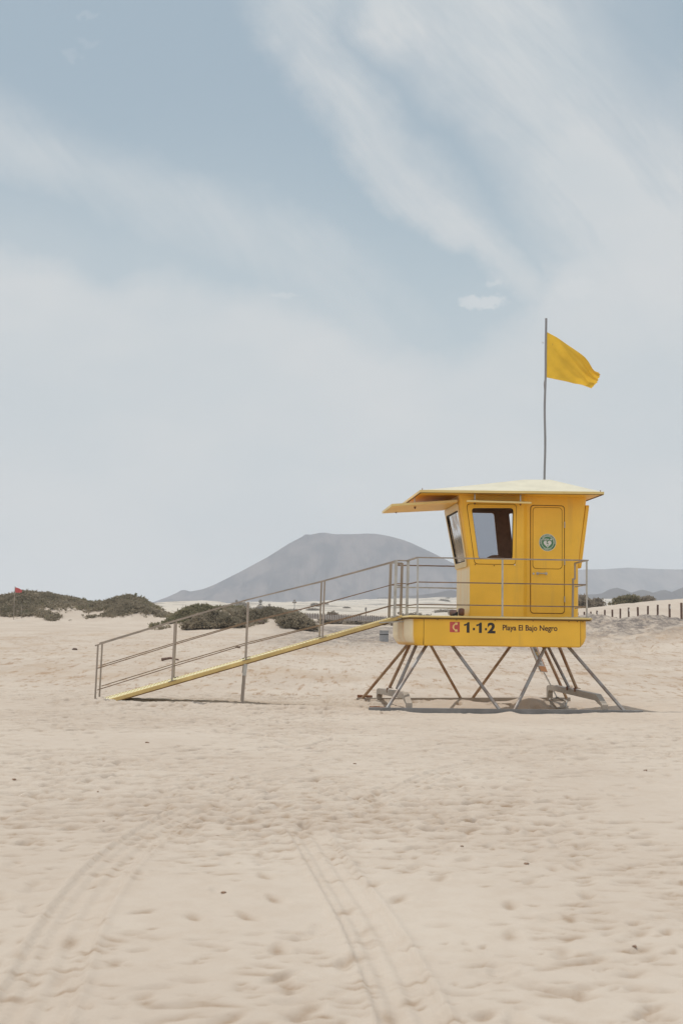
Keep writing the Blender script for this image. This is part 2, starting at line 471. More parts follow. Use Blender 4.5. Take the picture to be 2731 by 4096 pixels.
track([(.1, 10.2), (.5, 11.54), (1.19, 13.79), (2.31, 15.72), (4.09, 17.08), (7.5, 18.6)], .26, .008, .006)
# tracks on the bank to the right
for ox in (0, 2.2, 5.0):
    track([(12+ox, 66), (14.5+ox*.8, 78), (15+ox*.6, 92), (13.5+ox*.4, 108)], .8, .07, .05)

def make_terrain():
    nx, ny = len(xs), len(ys)
    me = bpy.data.meshes.new('sand_ground')
    co = np.empty((nx*ny, 3), np.float32); co[:, 0] = X.ravel(); co[:, 1] = Y.ravel(); co[:, 2] = Z.ravel()
    i = np.arange(nx-1)[None, :] + nx*np.arange(ny-1)[:, None]
    q = np.stack([i, i+1, i+1+nx, i+nx], -1).reshape(-1, 4).astype(np.int32)
    me.vertices.add(nx*ny); me.vertices.foreach_set('co', co.ravel())
    me.loops.add(q.size); me.loops.foreach_set('vertex_index', q.ravel())
    me.polygons.add(len(q)); me.polygons.foreach_set('loop_start', np.arange(len(q), dtype=np.int32)*4)
    me.polygons.foreach_set('use_smooth', np.ones(len(q), bool))
    me.update(calc_edges=True)
    at = me.attributes.new('weed', 'FLOAT', 'POINT'); at.data.foreach_set('value', WEED_SHADE.ravel().astype(np.float32))
    o = bpy.data.objects.new('sand_ground', me); COL.objects.link(o)
    return o
print('terrain verts', len(xs), len(ys), len(xs)*len(ys))
gnd = make_terrain(); tag(gnd, 'pale sand beach rising to dunes and a desert plain', kind='structure')

def sand_mat():
    m, nt, b = newmat('sand')
    pos = N(nt, 'ShaderNodeNewGeometry').outputs['Position']
    sep = N(nt, 'ShaderNodeSeparateXYZ', inp={'Vector': pos}); px, py = sep.outputs[0], sep.outputs[1]
    big = ramp(nt, noise(nt, mapping(nt, pos, (.35, .22, 1)), 1.0, 5), .3, .7)
    c = mixc(nt, big, (.495, .416, .342), (.555, .480, .402))
    # fine mottling and scattered darker grains of shell and grit
    f2 = ramp(nt, noise(nt, mapping(nt, pos, (1, .8, 1)), 7.0, 5, .6), .35, .75)
    c = mixc(nt, M_(nt, 'MULTIPLY', f2, .16), c, (.36, .255, .17))
    g = ramp(nt, noise(nt, pos, 55, 2), .68, .80)
    nearm = M_(nt, 'SUBTRACT', 1.0, ramp(nt, py, 8, 26))
    c = mixc(nt, M_(nt, 'MULTIPLY', M_(nt, 'MULTIPLY', g, nearm), .35), c, (.25, .16, .10))
    at = N(nt, 'ShaderNodeAttribute', attribute_name='weed')
    wd = M_(nt, 'MULTIPLY', at.outputs['Fac'], M_(nt, 'MULTIPLY_ADD', f2, .4, .5))
    c = mixc(nt, wd, c, (.25, .155, .085))
    # brown flecks painted for shaded faces of sand relief, tower to dunes
    w1 = ramp(nt, noise(nt, mapping(nt, pos, (1.5, .22, 1)), 2.6, 6, .74), .53, .62)
    band = M_(nt, 'MULTIPLY', ramp(nt, py, 27, 31), M_(nt, 'SUBTRACT', 1.0, ramp(nt, py, 60, 130)))
    c = mixc(nt, M_(nt, 'MULTIPLY', M_(nt, 'MULTIPLY', w1, band), .62), c, (.29, .17, .09))
    w2 = ramp(nt, noise(nt, mapping(nt, pos, (.22, .10, 1)), 1.6, 6, .66), .48, .64)
    band2 = M_(nt, 'MULTIPLY', ramp(nt, py, 29, 34), M_(nt, 'SUBTRACT', 1.0, ramp(nt, py, 90, 140)))
    c = mixc(nt, M_(nt, 'MULTIPLY', M_(nt, 'MULTIPLY', w2, band2), .35), c, (.40, .28, .18))
    # grey, compacted sand of the track by the berm and below the fence
    gx = M_(nt, 'MULTIPLY', ramp(nt, px, 13, 19), M_(nt, 'MULTIPLY', ramp(nt, py, 72, 88), M_(nt, 'SUBTRACT', 1.0, ramp(nt, py, 132, 142))))
    gn = ramp(nt, noise(nt, mapping(nt, pos, (.9, .16, 1), rot=(0, 0, .25)), .8, 7, .74), .38, .52)
    gn3 = ramp(nt, noise(nt, mapping(nt, pos, (1, .12, 1), rot=(0, 0, -.5)), 3.4, 6, .75), .36, .60)
    gn = M_(nt, 'MULTIPLY', gn, M_(nt, 'MULTIPLY_ADD', gn3, .75, .25))
    gf = M_(nt, 'MULTIPLY', gx, M_(nt, 'MULTIPLY_ADD', gn, .95, .05))
    gy = M_(nt, 'MULTIPLY', M_(nt, 'MULTIPLY', ramp(nt, px, -7, 0), M_(nt, 'SUBTRACT', 1.0, ramp(nt, px, 9, 16))),
            M_(nt, 'MULTIPLY', ramp(nt, py, 62, 84), M_(nt, 'SUBTRACT', 1.0, ramp(nt, py, 165, 180))))
    gf2 = M_(nt, 'MULTIPLY', gy, M_(nt, 'MULTIPLY_ADD', gn, .75, .15))
    c = mixc(nt, M_(nt, 'MAXIMUM', gf, gf2), c, (.17, .145, .13))
    # desert: pale dunes spotted with scrub and dark ground
    fm = ramp(nt, py, 230, 420)
    c = mixc(nt, fm, c, (.56, .50, .42))
    s1 = ramp(nt, noise(nt, mapping(nt, pos, (.030, .007, 1)), 1.0, 7, .72), .50, .60)
    fm2 = ramp(nt, py, 320, 800)
    c = mixc(nt, M_(nt, 'MULTIPLY', M_(nt, 'MULTIPLY', s1, fm2), .75), c, (.16, .14, .12))
    nt.links.new(c, b.inputs['Base Color'])
    b.inputs['Roughness'].default_value = .95; b.inputs['Specular IOR Level'].default_value = .08
    h1 = noise(nt, pos, 24, 4, .6); h2 = noise(nt, pos, 160, 2)
    hh = M_(nt, 'ADD', h1, M_(nt, 'MULTIPLY', h2, .25))
    bp = N(nt, 'ShaderNodeBump', inp={'Strength': .30, 'Distance': .012, 'Height': hh})
    h3 = noise(nt, mapping(nt, pos, (1, .6, 1)), 2.6, 6, .7)
    bp2 = N(nt, 'ShaderNodeBump', inp={'Strength': M_(nt, 'MULTIPLY', ramp(nt, py, 27, 40), .55), 'Distance': .10, 'Height': h3, 'Normal': bp.outputs[0]})
    nt.links.new(bp2.outputs[0], b.inputs['Normal'])
    return m
gnd.data.materials.append(sand_mat())

def gz(x, y):
    """actual mesh height (bilinear)"""
    i = int(np.clip(np.searchsorted(xs, x)-1, 0, len(xs)-2)); j = int(np.clip(np.searchsorted(ys, y)-1, 0, len(ys)-2))
    tx = (x-xs[i])/(xs[i+1]-xs[i]); ty = (y-ys[j])/(ys[j+1]-ys[j])
    return float((Z[j, i]*(1-tx)+Z[j, i+1]*tx)*(1-ty) + (Z[j+1, i]*(1-tx)+Z[j+1, i+1]*tx)*ty)

# ------------------------------------------------------------------ mountains
def mountain(name, prof, y0, depth, base, mat, label, nx=260, ny=60, gully=9, seed=0, tail=0):
    prof = np.array(prof, float)
    ax = np.linspace(prof[0, 0], prof[-1, 0], nx); h = np.interp(ax, prof[:, 0], prof[:, 1])
    t = np.linspace(-1, 1, ny)
    XX, TT = np.meshgrid(ax, t)
    HH = np.interp(XX.ravel(), prof[:, 0], prof[:, 1]).reshape(XX.shape) - base
    shape = np.where(np.abs(TT) < .12, 1, (1 - (np.abs(TT)-.12)/.88))**1.25
    YY = y0 + TT*depth
    nz = fbm(XX/90+seed, YY/260+seed, 5, .55)
    rid = np.abs(fbm(XX/42+seed*2, YY/400+seed, 4, .55))
    ZZ = base + HH*shape + ((nz-.45)*gully*2.0 - rid*gully*4)*np.sqrt(np.clip(1-shape, 0, 1))*np.clip(HH/60, .15, 1)
    ZZ = np.where(np.abs(TT) > .99, base-60, ZZ)
    V = np.stack([XX.ravel(), YY.ravel(), ZZ.ravel()], 1)
    i = np.arange(nx-1)[None, :] + nx*np.arange(ny-1)[:, None]
    F = np.stack([i, i+1, i+1+nx, i+nx], -1).reshape(-1, 4)
    me = bpy.data.meshes.new(name); me.from_pydata(V.tolist(), [], F.tolist())
    me.polygons.foreach_set('use_smooth', [True]*len(me.polygons)); me.materials.append(mat)
    o = bpy.data.objects.new(name, me); COL.objects.link(o); tag(o, label, kind='structure'); return o
def rock_mat(name, a, b_):
    m, nt, b = newmat(name)
    pos = N(nt, 'ShaderNodeNewGeometry').outputs['Position']
    f = ramp(nt, noise(nt, mapping(nt, pos, (.016, .004, .012)), 1, 8, .62, .6), .35, .65)
    nt.links.new(mixc(nt, f, a, b_), b.inputs['Base Color'])
    b.inputs['Roughness'].default_value = 1; b.inputs['Specular IOR Level'].default_value = 0
    return m
rm = rock_mat('volcanic_slope', (.080, .080, .098), (.170, .150, .155))
rm2 = rock_mat('dark_lava_hills', (.075, .068, .075), (.105, .095, .095))
prof = [(-520, 52), (-467, 66.2), (-412, 87.7), (-392, 97), (-381.7, 103.5), (-372, 104), (-360, 100.5), (-330, 106.5), (-301.5, 118), (-238, 151), (-174, 187),
        (-126.7, 218), (-99.8, 232.7), (-92, 237), (-86.4, 242), (-76, 241), (-67.9, 242), (-52, 246), (-37.8, 246.5), (-22, 243.5), (-8.7, 242.8), (39, 244), (60, 245.5), (82.5, 245), (104, 242),
        (125.7, 237.5), (150, 231), (168, 224.5), (222, 200), (281, 171), (360, 138), (460, 112), (600, 90), (720, 60)]
mountain('mountain', prof, 3500, 700, 45, rm, 'long flat-topped hazy grey mountain')
prof2 = [(250, 120), (480, 200), (640, 228), (815, 237), (912, 240), (991, 246.5), (1088, 243), (1203, 242), (1400, 236), (1600, 225)]
mountain('hills', prof2, 5000, 700, 90, rm, 'distant pale smooth hill range on the right', seed=5, gully=5)
prof3 = [(200, 58), (330, 68), (412, 76.5), (445, 78), (460, 80), (472, 87), (482, 90), (494, 87), (508, 81), (518, 84), (527, 87), (536, 85), (544, 82), (556, 84), (565, 87.4), (572, 85), (580, 82.5), (592, 88), (603, 92.5), (640, 95), (700, 84), (800, 60)]
mountain('hill_ridge', prof3, 2500, 160, 58, rm2, 'low dark hilly ridge in front of the distant range', ny=40, gully=3, seed=9)
prof4 = [(60, 62), (95, 64.5), (120, 66), (150, 70), (168, 74), (178, 75.5), (190, 73), (215, 67.5), (260, 64), (300, 60)]
mountain('hillock', prof4, 2300, 120, 56, rm2, 'small hazy hillock on the plain behind the tower railing', ny=30, gully=2, seed=3)

# ------------------------------------------------------------------ the tower
TW = empty('lifeguard_tower', (float(O[0]), float(O[1]), 0), TH)
tag(TW, 'yellow lifeguard hut on raised yellow deck with splayed metal legs', 'lifeguard tower')
P = lambda mb, name, mat, parent=TW, **k: mb.build(name, MAT[mat], parent, **k)

def ring_loft(rings, name, mat, parent, cap=(True, True), auto=35):
    mb = MB(); n = len(rings[0]); v = [p for r in rings for p in r]; f = []
    for k in range(len(rings)-1):
        for i in range(n):
            j = (i+1) % n; f.append((k*n+i, k*n+j, (k+1)*n+j, (k+1)*n+i))
    if cap[0]: f.append(tuple(range(n))[::-1])
    if cap[1]: f.append(tuple((len(rings)-1)*n+i for i in range(n)))
    mb.add(v, f)
    return mb.build(name, MAT[mat] if mat else None, parent, auto=auto)

# hull: rectangular tub with rounded corners and tucked bottom
def rr_ring(x0, x1, y0, y1, r, z, n=6):
    return [(x, y, z) for x, y in rrect(x0, x1, y0, y1, r, n)]
HX0, HX1, HY = -1.51, 1.60, 1.45
rings = []
for z, d in ((1.135, .13), (1.150, .095), (1.19, .055), (1.25, .018), (1.32, 0), (1.60, 0)):
    rings.append([(x, y, z) for x, y in rrect(HX0+d, HX1-d, -HY+min(d*.35, .02), HY-d, .20-d*.5, 6)])
hull = ring_loft(rings, 'hull', 'hull', TW, auto=40)
# raised front facing panel between the two seams
mb = MB(); mb.prism(rrect(-1.285, 1.455, 1.150, 1.60, .006, 2), -1.456, -1.40); P(mb, 'hull_panel', 'paint', bevel=.003)
for sx in (-1.289, 1.4595):
    mb = MB(); mb.box(sx-.004, sx+.004, -1.4515, -1.41, 1.150, 1.60); P(mb, 'seam', 'groove')
for x in (-1.05, -.72, -.05, .62, 1.25, 1.40, 1.50):
    mb = MB(); mb.tube([(x, -1.463, 1.585), (x, -1.44, 1.585)], .008, 8); P(mb, 'rivet', 'groove', hull)

# deck slab with rolled lip and dark shadow gap
rings = []
for z, d in ((1.603, .05), (1.606, .0), (1.628, -.035), (1.648, -.03), (1.656, .0)):
    rings.append([(x, y, z) for x, y in rrect(HX0-.02+d, HX1+.035-d, -HY-.02+d, HY+.02-d, .06, 4)])
deck = ring_loft(rings, 'deck', 'trim', TW, auto=50)
for i in range(5):
    mb = MB(); mb.box(1.20+i*.09, 1.255+i*.09, -1.40, -.45, 1.6575, 1.664); P(mb, 'grip_strip', 'roof', deck)

rings = [[(x, y, z) for x, y in rrect(HX0-.045, HX1+.06, -HY-.045, HY+.045, .06, 4)] for z in (1.594, 1.607)]  # dark ring painted in for the shade line under the lip
ring_loft(rings, 'deck_shadow_ring', 'groove', TW, auto=50).name = 'deck_shadow_strip'

# ---- cabin shell
def footprint(t, inset=0.0):
    """t: 0 = bottom, 1 = kink (z 2.62), 2 = top; counter-clockwise seen from above"""
    fl = max(0, t-1)
    xl = -.335 - .195*fl + inset; xr = 1.725 + .145*fl - inset
    yb = 1.0 + .50*fl - inset; yw = -.50 + inset; yd = -.365 + inset
    pts = [(xl + .0, yw + .025), (xl + .01, yw + .008), (xl + .03, yw)]
    for k in range(1, 6): pts.append((xl + .03 + (.63 - xl - .03)*k/6, yw))
    for k in range(9):
        s = k/8; e = s*s*(3-2*s); pts.append((.63 + .13*s, yw + (yd-yw)*e))
    for k in range(1, 4): pts.append((.79 + (1.50-.79)*k/4, yd))
    for k in range(11):           # rounded right front corner, flare pulls the outer part only
        a = rad(90*k/10); r = .17
        x = (1.725 - inset - r) + r*math.sin(a); y = yd + r - r*math.cos(a)
        w = (x - (1.725-inset-r))/r
        x += .145*fl*w**.9; y -= 0.10*fl*w*w*.6
        pts.append((x, y))
    for k in range(1, 5): pts.append((xr, yd+.17 + (yb-.06-yd-.17)*k/5))
    pts += [(xr, yb-.05), (xr-.02, yb-.015), (xr-.05, yb), (xl+.05, yb), (xl+.02, yb-.015), (xl, yb-.05)]
    for k in range(1, 5): pts.append((xl, yb-.05 + (yw+.025-yb+.05)*k/5))
    return pts
CT = 3.875
def cab_rings(inset, z0, z1):
    zs = [z0] + [2.60, 2.62, 2.64] + [2.62+(z1-2.62)*k/4 for k in (1, 2, 3)] + [z1]
    out = []
    for z in zs:
        t = 1 + max(0, (z-2.62)/(CT-2.62)) if z > 2.62 else .999
        out.append([(x, y, z) for x, y in footprint(t, inset)])
    return out
shell = ring_loft(cab_rings(0, 1.652, CT), 'cabin_walls', 'paint', TW, auto=32)
inner = ring_loft(cab_rings(.045, 1.70, CT-.03), 'cut_inner', 'inside', TW, auto=32)
cutters = [inner]
win_poly = rquad([(-.176, 2.695), (.450, 2.695), (.466, 3.640), (-.312, 3.625)], .065)
c1 = MB(); c1.prism(win_poly, -.8, -.30); cutters.append(c1.build('cut', MAT['paint'], TW))
# left wall window (y-z polygon through -x)
lw = rquad([(-.16, 2.68), (.93, 2.68), (1.20, 3.60), (-.16, 3.60)], .05)
c2 = MB(); n_ = len(lw)
c2.add([(-.9, y, z) for y, z in lw]+[(-.12, y, z) for y, z in lw], [tuple(range(n_)), tuple(range(2*n_-1, n_-1, -1))]+[(i, i+n_, (i+1) % n_+n_, (i+1) % n_) for i in range(n_)])
cutters.append(c2.build('cut', MAT['paint'], TW))
bw1 = rquad([(-.16, 2.66), (.492, 2.66), (.464, 3.705), (-.26, 3.705)], .06)
bw2 = rquad([(.79, 2.66), (1.42, 2.66), (1.46, 3.705), (.757, 3.705)], .04)
for q in (bw1, bw2):
    c = MB(); c.prism(q, .80, 1.9); cutters.append(c.build('cut', MAT['paint'], TW))
bpy.context.view_layer.update()
for c in cutters:
    md = shell.modifiers.new('b', 'BOOLEAN'); md.operation = 'DIFFERENCE'; md.object = c; md.solver = 'EXACT'
if len(shell.data.materials) == 1: shell.data.materials.append(MAT['inside'])
dg = bpy.context.evaluated_depsgraph_get()
me = bpy.data.meshes.new_from_object(shell.evaluated_get(dg))
shell.modifiers.clear(); shell.data = me; me.name = 'cabin_walls'
for c in cutters: bpy.data.objects.remove(c, do_unlink=True)
# interior faces brown: those whose normals face inward
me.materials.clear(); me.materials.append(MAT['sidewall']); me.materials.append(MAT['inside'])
for p in me.polygons:
    c = p.center; nrm = p.normal
    t = 1 + max(0, (c.z-2.62)/(CT-2.62)) if c.z > 2.62 else 1.0
    fl = t-1
    inside = (-.335-.195*fl+.03 < c.x < 1.725+.145*fl-.03) and (-.365-.06 < c.y < 1.0+.5*fl-.03) and 1.68 < c.z < CT-.01
    front_window_band = c.y < -.448
    if inside and not front_window_band:
        v = Vector((.7-c.x, .3-c.y, 0))
        if nrm.dot(v) > 0 or abs(nrm.z) > .9: p.material_index = 1
me.set_sharp_from_angle(angle=rad(32))
print('cabin polys', len(me.polygons))

# left wall: thin pale skin frame around window
def leftpt(y, z, off=0.0):
    fl = max(0, (z-2.62)/(CT-2.62)); return (-.335-.195*fl-off, y, z)
def strip(poly_out, poly_in, fn, off0, off1):
    """ring between two outlines (same count), mapped by fn(u,v,off)"""
    n = len(poly_out); mb = MB()
    v = [fn(u, w, off1) for u, w in poly_out] + [fn(u, w, off1) for u, w in poly_in] + [fn(u, w, off0) for u, w in poly_out] + [fn(u, w, off0) for u, w in poly_in]
    f = []
    for i in range(n):
        j = (i+1) % n
        f += [(i, j, n+j, n+i), (2*n+i, 3*n+i, 3*n+j, 2*n+j), (i, 2*n+i, 2*n+j, j), (n+i, n+j, 3*n+j, 3*n+i)]
    return mb.add(v, f)
def scale_q(p, d):
    c = Vector((sum(q[0] for q in p)/len(p), sum(q[1] for q in p)/len(p)))
    out = []
    for q in p:
        v = Vector(q)-c; out.append((c.x + v.x + math.copysign(d, v.x), c.y + v.y + math.copysign(d, v.y)))
    return out
fo = rquad([(-.27, 2.57), (1.02, 2.57), (1.32, 3.73), (-.27, 3.73)], .05); 
fi = rquad([(-.17, 2.67), (.94, 2.67), (1.21, 3.61), (-.17, 3.61)], .045)
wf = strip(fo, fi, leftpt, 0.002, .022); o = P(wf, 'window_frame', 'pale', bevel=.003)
gi = rquad([(-.15, 2.69), (.92, 2.69), (1.19, 3.59), (-.15, 3.59)], .04)
P(strip(fi, gi, leftpt, -.02, .012), 'window_seal', 'rubber', o)
gp = MB(); q = rquad([(-.155, 2.685), (.925, 2.685), (1.195, 3.595), (-.155, 3.595)], .04)
gp.add([leftpt(y, z, -.012) for y, z in q], [tuple(range(len(q)))]); gp.add([leftpt(y, z, -.018) for y, z in q], [tuple(range(len(q)))[::-1]])
P(gp, 'pane', 'glass', o)
# front window: raised frame panel with groove, no pane in front
fr_out = rquad([(-.247, 2.605), (.508, 2.605), (.520, 3.712), (-.402, 3.700)], .07)
fr_g = rquad([(-.238, 2.614), (.500, 2.614), (.511, 3.703), (-.391, 3.691)], .066)
fr_in = rquad([(-.172, 2.699), (.446, 2.699), (.462, 3.636), (-.307, 3.621)], .065)
fpt = lambda u, w, off: (u, -.50-off, w)
o = P(strip(fr_g, fr_in, fpt, -.02, .014), 'window_frame', 'paint', bevel=.004)
P(strip(fr_out, fr_g, fpt, -.01, .003), 'frame_groove', 'groove', o)
in2 = rquad([(-.166, 2.706), (.440, 2.706), (.456, 3.629), (-.300, 3.614)], .062)
P(strip(fr_in, in2, fpt, -.045, -.002), 'window_seal', 'rubber', o)
for x, z in ((-.235, 2.600), (.11, 2.585)):
    mb = MB(); mb.tube([(x, -.513, z), (x, -.495, z)], .010, 8); P(mb, 'screw', 'groove', o)
mb = MB(); mb.tube([(.487, -.522, 2.605), (.487, -.495, 2.605)], .012, 10); P(mb, 'white_cap', 'white', o)
# back windows: tinted sliding pane in the left one; visor of the back opening outside
def backpt(x, z, off=0.0):
    fl = max(0, (z-2.62)/(CT-2.62)); return (x, 1.0+.5*fl-off, z)
g = MB(); g.add([backpt(x, z, .02) for x, z in bw1], [tuple(range(len(bw1)))]); g.add([backpt(x, z, .026) for x, z in bw1], [tuple(range(len(bw1)))[::-1]])
P(g, 'pane', 'tint')
g = MB(); q = [(-.40, 3.66), (.40, 3.66), (.47, 3.74), (-.40, 3.74)]
bvz = MB(); bvz.add([(-.35, 1.52, 3.76), (.62, 1.52, 3.76), (.62, 2.35, 3.80), (-.35, 2.35, 3.80), (-.35, 1.52, 3.79), (.62, 1.52, 3.79), (.62, 2.35, 3.83), (-.35, 2.35, 3.83)],
                    [(0,3,2,1),(4,5,6,7),(0,1,5,4),(1,2,6,5),(2,3,7,6),(3,0,4,7)])
P(bvz, 'window_cover', 'paint')
mb = MB(); mb.box(.50, .76, .93, .985, 2.60, 2.64); P(mb, 'inner_shelf', 'inside')

# ---- door
door = MB(); door.prism(rrect(.815, 1.425, 1.748, 3.700, .055), -.377, -.34)
door = P(door, 'door', 'paint', bevel=.004)
ro = rrect(.800, 1.440, 1.733, 3.715, .065); ri = rrect(.812, 1.428, 1.745, 3.703, .057)
dpt = lambda u, w, off: (u, -.365-off, w)
P(strip(ro, ri, dpt, -.01, .003), 'door_seal', 'groove', door)
ro = rrect(.842, 1.392, 2.545, 3.676, .07); ri = rrect(.850, 1.384, 2.553, 3.668, .064)
P(strip(ro, ri, dpt, 0, .0135), 'panel_groove', 'groove', door)
mb = MB(); mb.prism(rrect(.851, 1.383, 2.554, 3.667, .064), -.384, -.365); P(mb, 'door_panel', 'paint', door, bevel=.004)
for z in (3.36, 2.68, 2.00):
    mb = MB(); mb.box(1.423, 1.442, -.388, -.36, z-.05, z+.05); mb.tube([(1.4325, -.392, z-.055), (1.4325, -.392, z+.055)], .008, 8)
    P(mb, 'hinge', 'steel', door)
mb = MB()
for x in (.935, 1.09): mb.tube([(x, -.389, 2.462), (x, -.376, 2.462)], .026, 14); mb.tube([(x, -.43, 2.462), (x, -.38, 2.462)], .011, 8)
mb.tube([(.935, -.43, 2.462), (1.09, -.43, 2.462)], .012, 10)
P(mb, 'handle', 'steel', door, auto=40)
mb = MB(); mb.tube([(.858, -.392, 2.458), (.858, -.376, 2.458)], .018, 14); P(mb, 'lock', 'steel', door, auto=40)

# ---- sticker on the door (green ring, heart and bolt)
def text_mesh(body, size, extr=.0015, bold=0.0, align='LEFT', space=1.0):
    cu = bpy.data.curves.new('t', 'FONT'); cu.body = body; cu.size = size; cu.offset = bold; cu.extrude = extr
    cu.align_x = align; cu.space_character = space
    ob = bpy.data.objects.new('t', cu); COL.objects.link(ob)
    bpy.context.view_layer.update()
    d = bpy.context.evaluated_depsgraph_get(); m = bpy.data.meshes.new_from_object(ob.evaluated_get(d))
    v = [tuple(p.co) for p in m.vertices]; f = [tuple(p.vertices) for p in m.polygons]
    bpy.data.objects.remove(ob, do_unlink=True)
    return v, f
def put_text(mb, body, x0, x1, z0, z1, y, bold=0.0, size=1.0):
    """fit the text's own bounding box to x0..x1, z0..z1 on the plane y, facing -y"""
    v, f = text_mesh(body, size, .0, bold)
    ax = min(p[0] for p in v); bx = max(p[0] for p in v); az = min(p[1] for p in v); bz = max(p[1] for p in v)
    k = (x1-x0)/(bx-ax); h = (z1-z0)/(bz-az)
    mb.add([(x0+(p[0]-ax)*k, y, z0+(p[1]-az)*h) for p in v], f)
SX, SZ = 1.117, 3.030; SR = .158
def disc(mb, r, y, n=48, r0=0.0, cx=SX, cz=SZ, a0=0, a1=360):
    if r0 == 0:
        mb.add([(cx+r*math.cos(2*math.pi*i/n), y, cz+r*math.sin(2*math.pi*i/n)) for i in range(n)], [tuple(range(n))])
    else:
        v = []; f = []
        for i in range(n+1):
            a = rad(a0+(a1-a0)*i/n)
            v += [(cx+r*math.cos(a), y, cz+r*math.sin(a)), (cx+r0*math.cos(a), y, cz+r0*math.sin(a))]
        for i in range(n): f.append((2*i, 2*i+2, 2*i+3, 2*i+1))
        mb.add(v, f)
mb = MB(); disc(mb, SR, -.3850); st = P(mb, 'sticker', 'green', door)
mb = MB(); disc(mb, SR, -.3856, r0=SR*.955); disc(mb, SR*.735, -.3856, r0=SR*.69)
# heart
hp = []
for i in range(60):
    t = 2*math.pi*i/60
    hp.append((16*math.sin(t)**3, 13*math.cos(t)-5*math.cos(2*t)-2*math.cos(3*t)-math.cos(4*t)))
hs = SR*.46/16
mb.add([(SX+x*hs, -.3858, SZ-.022+z*hs*1.02) for x, z in hp], [tuple(range(60))])
put_text(mb, 'DESA', SX-.078, SX+.034, SZ+.040, SZ+.072, -.3858, .02)
mb.add([(SX+a*1.9, -.3858, SZ+b*1.9) for a, b in ((.024,.032),(.031,.032),(.031,.039),(.037,.039),(.037,.032),(.044,.032),(.044,.026),(.037,.026),(.037,.019),(.031,.019),(.031,.026),(.024,.026))], [tuple(range(12))])
def arc_text(mb, body, r, h, a_start, a_end, inward=False):
    n = len(body)
    for i, ch in enumerate(body):
        if ch == ' ': continue
        a = rad(a_start + (a_end-a_start)*(i+.5)/n)
        v, f = text_mesh(ch, 1, 0, .015)
        ax = min(p[0] for p in v); bx = max(p[0] for p in v); az = min(p[1] for p in v); bz = max(p[1] for p in v)
        w = r*abs(rad(a_end-a_start))/n*.80; w *= .45 if ch == 'I' else 1
        rot = a - math.pi/2 if not inward else a + math.pi/2
        c, s = math.cos(rot), math.sin(rot)
        out = []
        for p in v:
            u = ((p[0]-ax)/(bx-ax)-.5)*w; q = ((p[1]-az)/max(bz-az, 1e-6)-.5)*h
            out.append((SX+r*math.cos(a)+u*c-q*s, -.3858, SZ+r*math.sin(a)+u*s+q*c))
        mb.add(out, f)
arc_text(mb, 'ZONA CARDIOPROTEGIDA', SR*.845, SR*.15, 192, -12)
arc_text(mb, 'DESFIBRILADOR', SR*.845, SR*.12, 236, 304, True)
P(mb, 'sticker_print', 'white', st)
mb = MB(); mb.add([(SX+a*.0019, -.3862, SZ-.018+b*.0019) for a, b in ((-8,24),(0,20),(-3,4),(10,7),(4,-20),(8,-18),(0,-33),(-4,-18),(0,-19),(3,-2),(-10,-5))], [tuple(range(11))])
P(mb, 'bolt_mark', 'green', st)

# ---- lettering on the hull
mb = MB(); mb.prism(rrect(-.838, -.664, 1.372, 1.552, .012, 4), -1.4575, -1.4555); ph = P(mb, 'phone_sign', 'red', hull)
mb = MB()   # handset: curved bar with two blocks
arc = []
cxp, czp = -.655, 1.462
for i in range(13):
    a = rad(128 + 104*i/12); arc.append((cxp + .135*math.cos(a), czp + .082*math.sin(a)))
inn = []
for i in range(13):
    a = rad(124 + 112*i/12); inn.append((cxp + .108*math.cos(a), czp + .070*math.sin(a)))
poly = arc + inn[::-1]
mb.add([(x, -1.4582, z) for x, z in poly], [(i, i+1, 24-i, 25-i) for i in range(12)])
for s in (1, -1):
    mb.add([(x, -1.4584, czp+s*(z)) for x, z in ((-.742, .080), (-.700, .076), (-.708, .040), (-.728, .038), (-.752, .055))], [(0, 1, 2, 3, 4)])
P(mb, 'handset_mark', 'cream', ph)
mb = MB()
one = [(.030,0),(.062,0),(.062,.181),(.040,.181),(.034,.165),(.020,.152),(0,.146),(0,.116),(.018,.121),(.030,.130)]
for x0, z0 in ((-.590, 1.368), (-.375, 1.3655)):
    mb.add([(x0+x*1.55, -1.4584, z0+z) for x, z in one], [tuple(range(10))])
for x0 in (-.434, -.224):
    mb.add([(x0+a, -1.4584, 1.412+b) for a, b in ((0,0),(.034,0),(.034,.040),(0,.040))], [(0,1,2,3)])
put_text(mb, '2', -.180, -.040, 1.362, 1.548, -1.4584, .045)
P(mb, 'number_lettering', 'black', hull)
mb = MB(); put_text(mb, 'Playa El Bajo Negro', .085, 1.048, 1.386, 1.513, -1.4584, .020); P(mb, 'name_lettering', 'ink', hull)

# ---- roof
RX0, RX1, RY0, RY1 = -1.27, 2.025, -.82, 2.10
mb = MB()
zf = lambda x: 3.885 + (x-RX0)/(RX1-RX0)*.035
v = [(RX0, RY0, zf(RX0)), (RX1, RY0, zf(RX1)), (RX1, RY1, zf(RX1)), (RX0, RY1, zf(RX0))]
pk = [(.62, -.05, 4.155), (1.25, -.05, 4.165), (1.32, 1.35, 4.165), (.66, 1.35, 4.155)]
pk = [(.80, .15, 4.235), (1.30, .15, 4.245), (1.30, 1.25, 4.245), (.80, 1.25, 4.235)]
md_ = [(-.55, -.35, 4.02), (1.75, -.40, 4.06), (1.75, 1.7, 4.06), (-.55, 1.7, 4.02)]
v2 = [(x, y, z+.012) for x, y, z in v]
mb.add(v2 + md_ + pk, [(0,1,5,4),(1,2,6,5),(2,3,7,6),(3,0,4,7),(4,5,9,8),(5,6,10,9),(6,7,11,10),(7,4,8,11),(8,9,10,11),(3,2,1,0)])
roof = P(mb, 'roof', 'roof', bevel=.01)
mb = MB()
fw = .022
